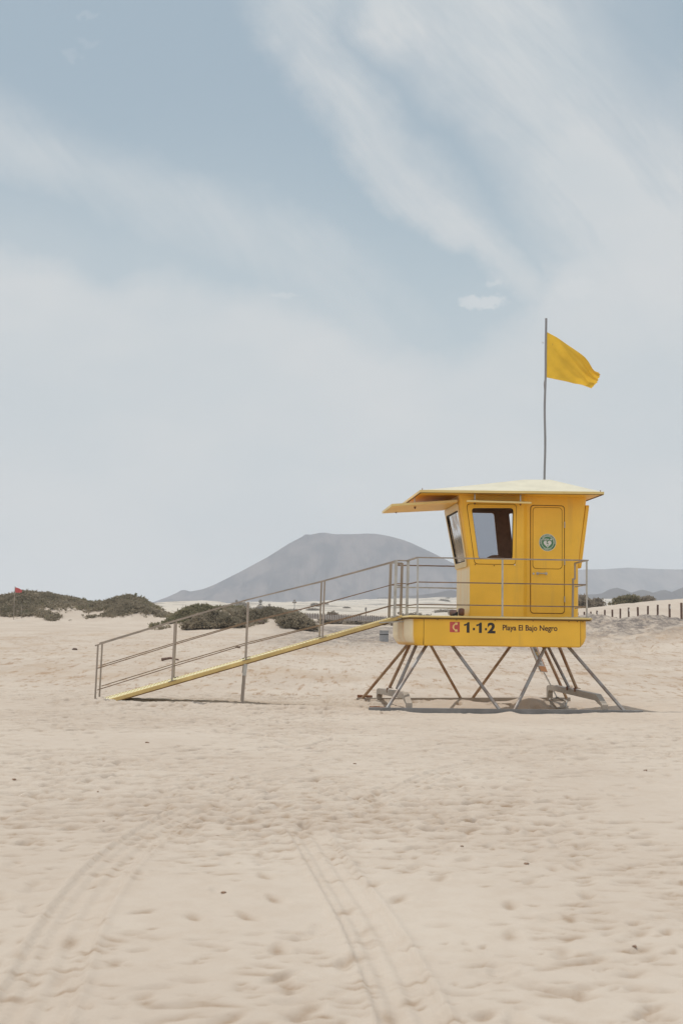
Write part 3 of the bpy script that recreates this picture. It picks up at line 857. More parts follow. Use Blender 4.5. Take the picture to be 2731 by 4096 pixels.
for a, b in ((0, 1), (1, 2), (2, 3), (3, 0)):
    p0 = Vector(v[a]); p1 = Vector(v[b]); d = (p1-p0).normalized(); n = d.cross(Vector((0, 0, 1)))
    p0 = p0 - d*fw + n*fw*.0; p1 = p1 + d*fw
    mb.bar(p0 - Vector((0, 0, .008)) + n*.008, p1 - Vector((0, 0, .008)) + n*.008, .03, .046)
P(mb, 'fascia', 'trim', roof, bevel=.003)
mb = MB()
for a, b in ((0, 1), (1, 2), (2, 3), (3, 0)):
    p0 = Vector(v[a]); p1 = Vector(v[b]); d = (p1-p0).normalized(); n = d.cross(Vector((0, 0, 1)))
    mb.bar(p0 - Vector((0, 0, .036)) + n*.010, p1 - Vector((0, 0, .036)) + n*.010, .024, .009)
P(mb, 'drip_edge', 'groove', roof)
# soffit slopes down to the top of the walls
mb = MB(); top = footprint(2.0)
tp = [(-.55, -.46), (1.87, -.42), (1.87, 1.50), (-.55, 1.50)]
mb.add([(x, y, z-.03) for x, y, z in v] + [(x, y, 3.862 if k != 1 else 3.868) for k, (x, y) in enumerate(tp)], [(0,1,5,4),(1,2,6,5),(2,3,7,6),(3,0,4,7),(4,5,6,7)])
P(mb, 'soffit', 'paint', roof)
for x, z in ((-1.245, 3.90), (1.99, 3.93)):
    mb = MB(); mb.bar((x, -.80, z), (x, -.80, z+.035), .012); P(mb, 'roof_pin', 'rust', roof)

# ---- opened window covers
def slab(pts, t, name, mat, inset_mat='paint'):
    mb = MB(); v = [Vector(p) for p in pts]; n = (v[1]-v[0]).cross(v[3]-v[0]).normalized()
    if n.z < 0: n = -n
    w = [p - n*t for p in v]
    mb.add([tuple(p) for p in v] + [tuple(p) for p in w], [(0,1,2,3),(7,6,5,4),(0,4,5,1),(1,5,6,2),(2,6,7,3),(3,7,4,0)])
    return P(mb, name, mat, bevel=.006)
fc = slab([(-.47, -.93, 3.720), (.705, -.93, 3.712), (.705, -.505, 3.765), (-.30, -.505, 3.775)], .030, 'window_cover', 'trim')
for x in (-.285, .545):
    mb = MB(); mb.bar((x, -.72, 3.735), (x, -.72, 3.862), .022); P(mb, 'cover_strut', 'rail_light', fc)
    mb = MB(); mb.tube([(x, -.72, 3.695), (x, -.72, 3.668)], [.022, .010], 10); P(mb, 'bolt_knob', 'rust', fc)
lc = slab([(-1.745, -.42, 3.668), (-.545, -.42, 3.765), (-.545, 1.30, 3.765), (-1.745, 1.12, 3.668)], .035, 'window_cover', 'paint')
tag(lc, 'opened side window cover reaching out to the left')
mb = MB(); 
for p0, p1 in (((-1.745, -.425, 3.655), (-.555, -.425, 3.752)), ((-1.75, -.42, 3.652), (-1.75, 1.12, 3.652))):
    mb.bar(p0, p1, .012, .042)
P(mb, 'cover_edge', 'trim', lc)
for x, y in ((-1.27, .05), (-1.27, .95)):
    mb = MB(); mb.bar((x, y, 3.69), (x, y, 3.875), .022); P(mb, 'cover_strut', 'rail_light', lc)
for x, y in ((-1.27, .0), (-1.5, 1.0)):
    mb = MB(); mb.tube([(x, y, 3.67), (x, y, 3.63)], [.024, .010], 10); P(mb, 'bolt_knob', 'rust', lc)
# closed cover on the right wall
mb = MB()
def rightpt(y, z, off):
    fl = max(0, (z-2.62)/(CT-2.62)); return (1.725+.145*fl+off, y, z)
q = rquad([(-.22, 2.58), (.95, 2.58), (1.15, 3.74), (-.30, 3.74)], .05); n_ = len(q)
mb.add([rightpt(y, z, .062) for y, z in q]+[rightpt(y, z, .0) for y, z in q], [tuple(range(n_)), tuple(range(2*n_-1, n_-1, -1))]+[(i, i+n_, (i+1) % n_+n_, (i+1) % n_) for i in range(n_)])
P(mb, 'side_cover', 'paint', bevel=.006)

# ---- railings on the deck
RT, RM, RL = 2.658, 2.232, 1.845
def rail_post(x, y, z0=1.655, z1=RT, w=.028, mat='rail_light', dx=0.0, parent=TW, name='railing_post'):
    mb = MB(); mb.bar((x, y, z0), (x+dx, y, z1), w, w, up=(0, 1, 0)); mb.box(x-.035, x+.035, y-.035, y+.035, z0-.002, z0+.006)
    return P(mb, name, mat, parent)
def rail(pts, w, h, mat, name='rail', parent=TW):
    mb = MB()
    for a, b in zip(pts[:-1], pts[1:]): mb.bar(a, b, w, h)
    return P(mb, name, mat, parent)
rail_post(-1.40, -1.43); rail_post(.085, -1.43); rail_post(1.575, -1.43)
rail_post(-1.455, -.38, w=.046, dx=.02); rail_post(-1.455, .52, w=.046, mat='rail', dx=.02)
rail_post(1.575, 1.40); rail_post(-1.455, 1.40)
mb = MB(); mb.bar((1.575, -.585, RT), (1.575, -.585, 2.36), .028); mb.bar((1.575, -.585, 2.36), (1.54, -.585, 2.36), .02); mb.bar((1.54, -.585, 2.375), (1.53, -.585, 1.655), .034)
P(mb, 'railing_post', 'rail')
for z, w, h, mt in ((RT, .035, .022, 'rail'), (RM, .012, .020, 'wire'), (RL, .012, .020, 'wire')):
    rail([(-1.45, -.38, z-.003), (-1.41, -1.43, z), (1.575+(.03 if z == RT else 0), -1.43, z)], w, h, mt)
    rail([(1.575, -1.43, z), (1.575, -.585, z-.01)], w, h, 'rail' if mt == 'rail' else 'rail_light')
    rail([(-1.45, .52, z-.003), (-1.455, 1.42, z), (1.575, 1.42, z)], w*.8, h, 'wire' if z == RT else 'rail_light')
# hose loop and hook hanging at the right
mb = MB(); pts = []
for i in range(21):
    a = rad(100 + 340*i/20); pts.append((1.60+.055*math.cos(a), -.20, 2.08+.15*math.sin(a)))
mb.tube(pts, .006, 6); mb.tube([(1.62, -.2, 1.95), (1.66, -.2, 1.88), (1.70, -.2, 1.84)], [.010, .022, .026], 8)
P(mb, 'cord', 'rail')
mb = MB(); mb.tube([(1.50, -.2, 1.86), (1.545, -.2, 1.86)], .016, 8); P(mb, 'hook', 'orange')

# ---- legs and skid frame
HZ = 1.15
def leg(p0, p1, mat, r=.029):
    mb = MB(); a = Vector(p0); b = Vector(p1); d = (b-a)
    mb.tube([a, b], r, 12, True)
    return P(mb, 'leg', mat, auto=40)
for a, b, m in (((-1.20, -1.2, HZ), (-2.00, -2.2, .09), 'leg'), ((-.76, -1.2, HZ), (-.10, -2.2, .08), 'leg'),
                ((.90, -1.2, HZ), (.145, -2.2, .08), 'leg'), ((1.30, -1.2, HZ), (2.02, -2.2, .08), 'leg'),
                ((-1.22, 1.2, HZ), (-2.02, 2.05, .05), 'legrust'), ((-.80, 1.2, HZ), (-.065, 2.05, .09), 'legrust'),
                ((.77, 1.2, HZ), (.17, 2.05, .09), 'legrust'), ((1.38, 1.2, HZ), (2.06, 2.05, .09), 'legrust'),
                ((-1.28, .45, HZ), (-1.66, .42, .345), 'legrust'), ((-1.28, -.45, HZ), (-1.65, -.65, .36), 'leg'),
                ((1.32, .5, HZ), (1.68, .33, .385), 'leg'), ((1.32, -.42, HZ), (1.68, -.27, .385), 'legrust')):
    leg(a, b, m)
def beam(p0, p1, h, t, name, mat):
    mb = MB(); mb.bar(p0, p1, t, h); return P(mb, name, mat, bevel=.004)
beam((-2.30, -2.2, .065), (2.33, -2.2, .055), .085, .10, 'front_skid', 'beam')
beam((-2.12, 2.05, .035), (2.12, 2.05, .085), .085, .09, 'back_skid', 'alu')
def arch(x, zo_back, x2=None):
    x2 = x if x2 is None else x2
    out = [(-2.17, .02), (-2.17, .185), (-1.72, .345), (1.62, .385+zo_back), (1.98, .385+zo_back-.02), (2.07, .33+zo_back), (2.07, .02+zo_back)]
    inn = [(-2.07, .02), (-2.07, .155), (-1.66, .235), (1.55, .275+zo_back), (1.86, .27+zo_back), (1.93, .22+zo_back), (1.95, .02+zo_back)]
    n = len(out); mb = MB(); th = .05
    v = []
    for side in (-th, th):
        for pl in (out, inn):
            for y, z in pl:
                t = (y+2.17)/4.24; v.append((x*(1-t)+x2*t+side, y, z))
    f = []
    for i in range(n-1):
        f += [(i, i+1, n+i+1, n+i), (2*n+i, 3*n+i, 3*n+i+1, 2*n+i+1), (i, 2*n+i, 2*n+i+1, i+1), (n+i, n+i+1, 3*n+i+1, 3*n+i)]
    f += [(0, n, 3*n, 2*n), (n-1, 3*n-1, 4*n-1, 2*n-1)]
    mb.add(v, f); return P(mb, 'side_skid', 'alu', bevel=.005)
a1 = arch(-1.62, -.10, -1.68); a2 = arch(1.70, 0)
for y in (.33, -.27):
    mb = MB(); mb.tube([(1.64, y-.03, .33), (1.64, y-.03, .40)], .016, 8); mb.box(1.63, 1.74, y-.06, y+.06, .385, .395); P(mb, 'clamp', 'rust', a2)
mb = MB(); mb.tube([(-1.70, .42, .25), (-1.70, .42, .33)], .018, 8); mb.box(-1.70, -1.60, .36, .48, .33, .342); P(mb, 'clamp', 'rust', a1)

# ------------------------------------------------------------------ access ramp
RP = empty('access_ramp', to_world(-6.9, .07, .05), TH)
tag(RP, 'long sloping access ramp with handrails leading up to the yellow deck', 'ramp')
ORX = -6.9; ORZ = .05; ORY = .07
def rl(x, y, z): return (x-ORX, y-ORY, z-ORZ + (.038*min(1, max(0, (-2-x)/4.5)) if y > .2 else 0))
rs = .3005
rz_ = lambda x: 1.602 + rs*(x+1.765)     # top of the ramp's near edge
yn, yf = -.36, .50
mb = MB(); x0, x1 = -6.95, -1.53
v = []
for x in (x0, x1):
    for y in (yn+.03, yf-.03): v.append(rl(x, y, rz_(x)-.005))
for x in (x0, x1):
    for y in (yn+.03, yf-.03): v.append(rl(x, y, rz_(x)-.035))
mb.add(v, [(0,2,3,1),(4,5,7,6),(0,4,6,2),(1,3,7,5),(0,1,5,4),(2,6,7,3)])
nb = 90
for i in range(nb):
    x = x0 + .1 + (x1-x0-.15)*i/nb
    mb.bar(rl(x, yn+.05, rz_(x)+.0), rl(x, yf-.05, rz_(x)+.0), .018, .012)
P(mb, 'walkway', 'ramptop', RP)
for y in (yn, yf):
    mb = MB(); mb.bar(rl(x0, y, rz_(x0)-.03), rl(x1, y, rz_(x1)-.03), .05, .070); P(mb, 'side_beam', 'ramp', RP, bevel=.01)
    mb = MB(); mb.bar(rl(x0, y, rz_(x0)-.073), rl(x1, y, rz_(x1)-.073), .055, .014); P(mb, 'beam_underside', 'groove', RP)
mb = MB(); mb.bar(rl(-1.62, yn-.01, 1.60), rl(-1.38, yn-.01, 1.625), .06, .016); mb.bar(rl(-1.95, yn-.02, 1.53), rl(-1.36, yn-.02, 1.568), .05, .022)
P(mb, 'hinge_plate', 'rail_light', RP)
for y, sgn in ((yn, 0), (yf, 1)):
    for k, x in enumerate((-6.96, -5.62, -4.32, -2.96, -1.67)):
        zb = max(rz_(x), .10); zt = rz_(x)+1.03 if k else 1.07
        thick = .048 if x > -2 else .030
        mb = MB(); mb.bar(rl(x-.004, y, zb - (.06 if k == 0 else 0)), rl(x+.022, y, zt), thick, thick, up=(0, 1, 0))
        if k: mb.add([rl(x+a, y+b, rz_(x+a)+.006+c) for c in (0, .008) for a, b in ((-.07,-.04),(.07,-.04),(.07,.04),(-.07,.04))], [(0,3,2,1),(4,5,6,7),(0,1,5,4),(1,2,6,5),(2,3,7,6),(3,0,4,7)])
        P(mb, 'handrail_post', ('rail_light' if x > -2 and y == yn else 'rail'), RP)
    top = [(-6.99, 1.055), (-6.90, 1.083), (-5.62, 1.500), (-4.32, 1.905), (-2.96, 2.268), (-1.645, 2.655), (-1.44, 2.655)]
    for (za, w, h, mt) in ((0, .040, .022, 'rail'), (-.415, .014, .016, 'wire'), (-.795, .014, .016, 'wire')):
        mb = MB(); pl = [(x, z+za) for x, z in top]
        if za: pl = [(-6.93, pl[1][1]-.01)] + pl[2:]
        for a, b in zip(pl[:-1], pl[1:]): mb.bar(rl(a[0], y, a[1]), rl(b[0], y, b[1]), w, h)
        P(mb, 'handrail' if za == 0 else 'guard_wire', mt, RP)
    # telescopic prop under the middle
    mb = MB(); mb.bar(rl(-4.375, y, .05), rl(-4.34, y, .62), .048, .048, up=(0, 1, 0)); pr = P(mb, 'prop_leg', 'rail', RP)
    mb = MB(); mb.bar(rl(-4.350, y, .56), rl(-4.325, y, rz_(-4.32)-.07), .066, .066, up=(0, 1, 0)); P(mb, 'prop_sleeve', 'rail_light', pr)

# ------------------------------------------------------------------ flagpole with yellow flag
FP = empty('flagpole', to_world(1.278, .60, 4.245), TH)
tag(FP, 'grey pole on the hut roof flying a frayed yellow flag', 'flagpole')
mb = MB(); pts = []; HP = 3.165
for i in range(25):
    t = i/24; pts.append((.0 + .030*t + .007*math.sin(t*9.0)*(1-t)**.3 - .004*math.sin(t*17), 0, -.12+t*(HP+.12)))
mb.tube(pts, .0215, 10); pole = P(mb, 'pole', 'pole', FP, auto=40)
mb = MB(); mb.tube([(-.01, 0, 2.68), (-.05, 0, 2.685), (-.055, 0, 2.70), (-.035, 0, 2.70), (-.01, 0, 2.69)], .003, 5)
P(mb, 'pole_hook', 'rail', pole)
mb = MB(); mb.tube([(.008, 0, 1.98), (-.012, 0, 1.90), (-.005, 0, 1.80)], .005, 5); P(mb, 'cord_end', 'rail', pole)
# flag: hoist from z=2.83 to 1.96; fly edge droops
def flag_mesh(hoist_top, hoist_bot, topc, botc, nu, nv, wave, fray=0.02, seed=1, bulge=0.0):
    rnd = random.Random(seed); V = []; F = []
    def cr(P_, t):
        n = len(P_)-1; i = min(int(t*n), n-1); f = t*n-i
        a = Vector(P_[max(i-1, 0)]); b = Vector(P_[i]); c = Vector(P_[i+1]); d = Vector(P_[min(i+2, n)])
        return .5*((2*b)+(-a+c)*f+(2*a-5*b+4*c-d)*f*f+(-a+3*b-3*c+d)*f**3)
    fr = [rnd.uniform(-1, 1)*fray for _ in range(nv+1)]
    for i in range(nu+1):
        u = i/nu; T = cr(topc, u); B = cr(botc, u)
        for j in range(nv+1):
            v = j/nv; p = T*(1-v)+B*v
            x, z = p.x, p.y
            if i == nu: x += fr[j]
            x += bulge*math.sin(math.pi*v)**.8*max(0, u-.8)/.2
            y = wave(u, v)
            V.append((x, y, z))
    for i in range(nu):
        for j in range(nv):
            a = i*(nv+1)+j; F.append((a, a+1, a+nv+2, a+nv+1))
    return V, F
topc = [(.045, 2.90), (.21, 2.817), (.33, 2.76), (.453, 2.696), (.69, 2.53), (.83, 2.38), (.95, 2.19), (1.055, 2.145)]
botc = [(.030, 2.02), (.16, 2.00), (.30, 1.97), (.44, 1.94), (.575, 1.912), (.72, 1.90), (.86, 1.865), (.95, 1.85)]
wv = lambda u, v: .10*u*math.sin(5.5*u + 2.6*v - .6) + .045*u**.6*math.sin(15*(v - .75*u)) * (1-.5*v) + .06*u
V, F = flag_mesh(0, 0, topc, botc, 48, 34, wv, .014, 1, .055)
mb = MB(); mb.add(V, F); fl = P(mb, 'flag', 'flag', FP, smooth=True)
# folded-over upper fly corner behind
V, F = flag_mesh(0, 0, [(.70, 2.525), (.763, 2.54), (.85, 2.47), (.905, 2.38), (.915, 2.28)], [(.69, 2.50), (.74, 2.46), (.81, 2.38), (.88, 2.27), (.91, 2.20)], 14, 6,
                 lambda u, v: .24+.02*math.sin(9*u+4*v), .008, 4)
mb = MB(); mb.add(V, F); P(mb, 'flag_fold', 'flag', fl, smooth=True)
mb = MB(); mb.add([(.155, -.002-.004, 2.64), (.163, -.006, 2.645), (.160, -.006, 2.68), (.156, -.006, 2.675)], [(0, 1, 2, 3)])
P(mb, 'tear', 'signbrown', fl)

# ------------------------------------------------------------------ things on the deck and beneath
def lump(name, c, r, mat, parent=None, n=3, amp=.12, seed=0, squash=1.0, boxy=0.0):
    bm = bmesh.new(); bmesh.ops.create_icosphere(bm, subdivisions=n, radius=1)
    me = bpy.data.meshes.new(name)
    for v in bm.verts:
        p = v.co.copy()
        if boxy: 
            k = max(abs(p.x), abs(p.y), abs(p.z)); p = p*(1-boxy) + p/k*boxy*.82
        d = 1 + amp*float(fbm(np.array(p.x*1.7+seed*3.1), np.array(p.y*1.7+p.z*1.3+seed), 3))
        v.co = Vector((p.x*r[0], p.y*r[1], p.z*r[2]))*d
    for f in bm.faces: f.smooth = True
    bm.to_mesh(me); bm.free(); me.materials.append(MAT[mat])
    o = bpy.data.objects.new(name, me); COL.objects.link(o); o.location = c
    if parent: o.parent = parent
    return o
b1 = lump('bag', to_world(-.665, -.72, 1.722), (.075, .08, .064), 'pinkgrey', boxy=.6, seed=2)
tag(b1, 'dusty mauve and black bag on the deck corner, left of the brown one', 'bag'); b1.rotation_euler = (0, 0, TH)
mb = MB(); mb.add([(-.066, -.0805, -.05), (.074, -.0805, -.055), (.074, -.0805, .020), (.020, -.0805, -.012)], [(0, 1, 2, 3)])
mb.add([(-.066, -.070, -.05), (.074, -.070, -.055), (.074, -.070, .020), (.020, -.070, -.012)], [(3, 2, 1, 0)])
mb.f += [(0, 4, 5, 1), (1, 5, 6, 2), (2, 6, 7, 3), (3, 7, 4, 0)]
mb.build('bag_flap', MAT['rubber'], b1)
b2 = lump('bag', to_world(-.515, -.70, 1.737), (.062, .08, .080), 'brownbag', boxy=.6, seed=5)
tag(b2, 'shiny reddish brown bag on the deck against the hut corner', 'bag'); b2.rotation_euler = (0, 0, TH)

# chair seen through the window
CH = empty('chair', to_world(.34, .55, 1.74), TH)
tag(CH, 'dark chair inside the hut, its rounded back seen through the window', 'chair')
mb = MB()
mb.add([(x, y, z) for y in (-.03, .03) for x, z in [(-.24, .70), (-.20, .98)] + [(.0+.20*math.cos(rad(a)), .98+.12*math.sin(rad(a))) for a in range(165, 10, -15)] + [(.20, .98), (.24, .70)]], [])
n_ = len(mb.v)//2; mb.f = [tuple(range(n_)), tuple(range(2*n_-1, n_-1, -1))]+[(i, i+n_, (i+1) % n_+n_, (i+1) % n_) for i in range(n_)]
mb.build('backrest', MAT['inside'], CH, bevel=.01)
mb = MB(); mb.box(-.24, .24, -.46, -.02, .42, .50); mb.build('seat', MAT['inside'], CH, bevel=.03)
mb = MB(); mb.bar((0, 0.02, .46), (0, .05, .75), .05, .02); mb.build('back_bracket', MAT['rubber'], CH)
mb = MB(); mb.tube([(0, -.24, .08), (0, -.24, .43)], .025, 10)
for k in range(5):
    a = 2*math.pi*k/5; mb.bar((0, -.24, .08), (.26*math.cos(a), -.24+.26*math.sin(a), .03), .04, .03)
mb.build('pedestal', MAT['rubber'], CH)

# leaning notice board behind the tower
def board():
    bx, by = to_world(1.30, 1.62)[:2]
    S = empty('notice_board', to_world(1.62, 1.50, .02), TH)
    tag(S, 'tilted orange bordered notice board behind the tower legs on a pale post', 'notice board')
    # board axes in local tower frame: along e (down-right), across w (mostly depth, slight right-down)
    e = Vector((.395, .02, -.92)).normalized(); w = Vector((.20, .26, -.02)).normalized()
    c0 = Vector((1.09, 1.56, 1.434)) - Vector((1.62, 1.50, .02))
    n = e.cross(w).normalized()
    if n.y > 0: n = -n
    L, W = .86, .32
    def pt(a, b, off): return c0 + e*a + w*b + n*off
    def quad(mb, a0, a1, b0, b1, off): mb.add([pt(a0, b0, off), pt(a1, b0, off), pt(a1, b1, off), pt(a0, b1, off)], [(0, 1, 2, 3)])
    mb = MB(); mb.add([pt(a, b, o_) for o_ in (0, -.02) for a, b in ((0, 0), (L, 0), (L, W), (0, W))], [(0,1,2,3),(7,6,5,4),(0,4,5,1),(1,5,6,2),(2,6,7,3),(3,7,4,0)])
    bd = mb.build('board', MAT['signwhite'], S)
    mb = MB(); quad(mb, L-.12, L-.004, .004, W-.004, .002)
    for k in range(22):
        a = .02+k*.034
        if a > L-.13: break
        quad(mb, a, a+.022, .006, .022+.008*(k % 2), .002); quad(mb, a, a+.028, W-.05, W-.004, .002)
    mb.build('border', MAT['orange'], bd)
    mb = MB(); v = []
    for i in range(28):
        t = 2*math.pi*i/28; v.append(pt(.43+.15*math.cos(t), .17+.075*math.sin(t), .003))
    mb.add(v, [tuple(range(28))])
    v = [pt(.62+.03*math.cos(2*math.pi*i/14), .20+.03*math.sin(2*math.pi*i/14), .003) for i in range(14)]; mb.add(v, [tuple(range(14))])
    for k in range(5): quad(mb, .665+.012*k, .670+.012*k, .06, .14+.03*(k % 3), .003)
    mb.build('emblem', MAT['signbrown'], bd)
    mb = MB()
    for k in range(5): quad(mb, .44+.0*k, .54-.01*k, .115+.022*k, .125+.022*k, .005)
    mb.build('emblem_rays', MAT['cream'], bd)
    mb = MB(); v = []
    for i in range(9):
        t = rad(60+240*i/8); v += [pt(.36+.045*math.cos(t), .17+.035*math.sin(t), .005), pt(.36+.028*math.cos(t), .17+.02*math.sin(t), .005)]
    mb.add(v, [(2*i, 2*i+2, 2*i+3, 2*i+1) for i in range(8)]); mb.build('emblem_curl', MAT['signwhite'], bd)
    mb = MB(); mb.bar(pt(L-.02, W*.62, -.03), pt(L+.56, W*.62, -.03)+Vector((.06, 0, 0)), .045, .02); mb.build('post', MAT['signwhite'], S)
board()

# driftwood, scrap and stones
def log(name, pts, rr, mat, label, cat, group=None):
    mb = MB(); mb.tube(pts, rr, 9)
    me_o = mb.build(name, MAT[mat], None, auto=50); tag(me_o, label, cat, group); return me_o
def wl(x, y, dz): 
    p = to_world(x, y); return (p[0], p[1], gz(p[0], p[1])+dz)
log('driftwood', [wl(-2.05, .2, .05), wl(-1.9, .2, .06), wl(-1.66, .1, .07), wl(-1.3, .3, .07)], [.035, .045, .035, .02], 'rust', 'rusty brown stick of driftwood lying through the left side skid', 'driftwood')
log('driftwood', [wl(-2.08, 2.2, .10), wl(-1.95, 2.25, .07), wl(-1.80, 2.3, .04)], [.035, .02, .04], 'rust', 'short knobbly driftwood at the far left foot of the tower', 'driftwood')
log('rope', [wl(1.55, 1.3, .06), wl(1.48, 1.0, .10), wl(1.56, .8, .05), wl(1.75, .9, .05), wl(1.85, 1.2, .08), wl(1.72, 1.45, .10), wl(1.58, 1.3, .06)], .022, 'alu', 'pale loop of thick rope under the right side skid', 'rope')
# plank seen beyond the ramp
px_, py_ = -5.95, 48.0
log('plank', [(px_, py_, gz(px_, py_)+.05), (px_+.25, py_+.2, gz(px_+.25, py_+.2)+.09), (px_+.50, py_+.5, gz(px_+.5, py_+.5)+.03)], [.05, .04, .02], 'wood', 'broken brown plank lying on the sand behind the ramp handrail', 'driftwood')
def stone(x, y, r, mat, label, group=None, cat='stone', seed=0, flat=.5):
    o = lump('stone', (x, y, gz(x, y)+r*flat*.35), (r, r*.8, r*flat), mat, n=2, amp=.5, seed=seed); tag(o, label, cat, group); o.rotation_euler = (0, 0, seed*1.3); return o
stone(-6.5, 115, .50, 'stone', 'dark boulder at the foot of the middle scrub dune')
stone(-4.8, 67.5, .13, 'stone', 'dark stone on the beach between the ramp handrail posts')
stone(-11.65, 63, .13, 'stone', 'black stone on the sand far left below the red flag dune')
# twigs / brown litter on the foreground sand
lit = [(-2.15, 16.2), (-2.72, 12.1), (-1.55, 9.6), (.75, 8.7), (-1.86, 11.2), (1.05, 8.05), (.16, 13.9), (2.9, 13.6), (1.55, 9.3), (1.22, 5.95), (1.75, 6.35),
       (-.55, 7.1), (-.74, 9.0), (2.6, 10.5)]
src = None
for k, (x, y) in enumerate(lit):
    if src is None or k in (1, 2, 3):
        src = lump('shell_scrap', (0, 0, 0), (.014, .008, .005), 'pit', n=2, amp=1.0, seed=k); o = src; srcs = [src] if k == 0 else srcs+[src]
    else:
        s0 = srcs[k % len(srcs)]; o = s0.copy(); COL.objects.link(o)
    o.location = (x, y, gz(x, y)+.004); o.rotation_euler = (0, 0, random.uniform(-1, 1)); s = random.uniform(.5, 1.0)*(1+y*.05); o.scale = (s, s, s)
    tag(o, 'tiny brown scrap of shell or weed lying on the foreground sand', 'scrap', 'brown scraps on the foreground sand')

# ------------------------------------------------------------------ red flag in the distance
def red_flag():
    x, y = -34.06, 149.0; R = empty('warning_flag', (x, y, gz(x, y)))
    tag(R, 'small red flag on a thin pole at the foot of the left dune', 'flag')
    mb = MB(); mb.tube([(0, 0, -.2), (.06, 0, 3.45)], .035, 8); mb.build('pole', MAT['rail'], R)
    V, F = flag_mesh(0, 0, [(.08, 3.36), (.3, 3.31), (.55, 3.22), (.78, 3.05)], [(.08, 2.82), (.3, 2.80), (.55, 2.80), (.76, 2.84)], 12, 8, lambda u, v: .1*u*math.sin(8*u), .01)
    mb = MB(); mb.add(V, F); mb.build('flag', MAT['redflag'], R, smooth=True)
    for k, (dx, h) in enumerate(((.25, .95), (.72, 1.4))):
        mb = MB(); xx, yy = x+dx, y+.5; z = gz(xx, yy); mb.tube([(xx, yy, z-.1), (xx-.02, yy, z+h)], .022, 6)
        o = mb.build('stake', MAT['rail'], None); tag(o, ['short thin stake just right of the red flag pole', 'taller thin stake standing right of the short one by the red flag'][k], 'stake')
red_flag()

# ------------------------------------------------------------------ posts, fence, signs, bin
pp = [129.8-3.28*k for k in range(13)]
psrc = None
for k, y in enumerate(pp):
    x = 21.6; z0 = gz(x, y)
    if psrc is None:
        mb = MB(); mb.box(-.065, .065, -.06, .06, -1.6, 0)
        psrc = mb.build('roadside_post', MAT['wood'], None, bevel=.012); o = psrc
    else:
        o = psrc.copy(); COL.objects.link(o)
    o.location = (x+random.uniform(-.03, .03), y, 3.62+.02*math.sin(k*2.1)); o.rotation_euler = (random.uniform(-.02, .02), random.uniform(-.02, .02), random.uniform(-.2, .2))
    pos = ['leftmost and smallest', 'second smallest', 'third from the left', 'fourth from the left', 'fifth from the left', 'sixth from the left', 'seventh from the left', 'sixth from the right',
           'fifth from the right', 'fourth from the right', 'third from the right', 'second from the right', 'rightmost and largest'][k]
    tag(o, 'brown wooden post above the bank right of the tower, ' + pos, 'post', 'wooden posts along the track')
    if k in (3, 7, 11):
        mb = MB(); mb.box(.005, .062, -.066, -.0605, -.30, -.10); o2 = mb.build('reflector', MAT['signwhite'], o)

FN = empty('picket_fence', (-4.6, 186, gz(-4.6, 186)))
tag(FN, 'low fence of dark and pale pickets in front of the desert bushes', 'fence')
nf = 46; f0 = np.array([-4.6, 186.0]); f1 = np.array([5.4, 170.0])
ps = None
for k in range(nf):
    t = k/(nf-1); p = f0*(1-t)+f1*t; z = 3.52*(1-t) + 3.02*t
    if ps is None:
        mb = MB(); mb.box(-.048, .048, -.03, .03, -.12, .62); ps = mb.build('picket', MAT['wood'], FN); o = ps
    else:
        o = ps.copy(); COL.objects.link(o); o.parent = FN
    o.location = (p[0]+4.6, p[1]-186, z-gz(-4.6, 186)+random.uniform(-.02, .02)); o.rotation_euler = (0, random.uniform(-.03, .03), 0)
mb = MB(); gg = gz(-4.6, 186)
mb.add([(0, .10, 3.40-gg), (10.0, -15.9, 2.90-gg), (10.0, -15.9, 3.50-gg), (0, .10, 4.0-gg), (0, .14, 3.40-gg), (10.0, -15.86, 2.90-gg), (10.0, -15.86, 3.50-gg), (0, .14, 4.0-gg)],
       [(0,1,2,3),(7,6,5,4),(0,4,5,1),(1,5,6,2),(2,6,7,3),(3,7,4,0)])
mb.build('pale_backing', MAT['signwhite'], FN)
# tall marker post by the fence
def pxpos(u, v, D):
    """world x, y of image pixel column u at distance D; v unused"""
    return ((u-1365.5)/5690*D, D)
x, y = pxpos(1468, 0, 176); z = gz(x, y)
mb = MB(); mb.bar((x, y, 3.0), (x, y, 4.75), .09, .09); o = mb.build('marker_post', MAT['wood'], None); tag(o, 'tall brown marker post rising from the picket fence', 'post')
mb = MB(); mb.box(x-.14, x+.10, y-.06, y-.05, 4.35, 4.70); mb.build('marker_plate', MAT['signback'], o)

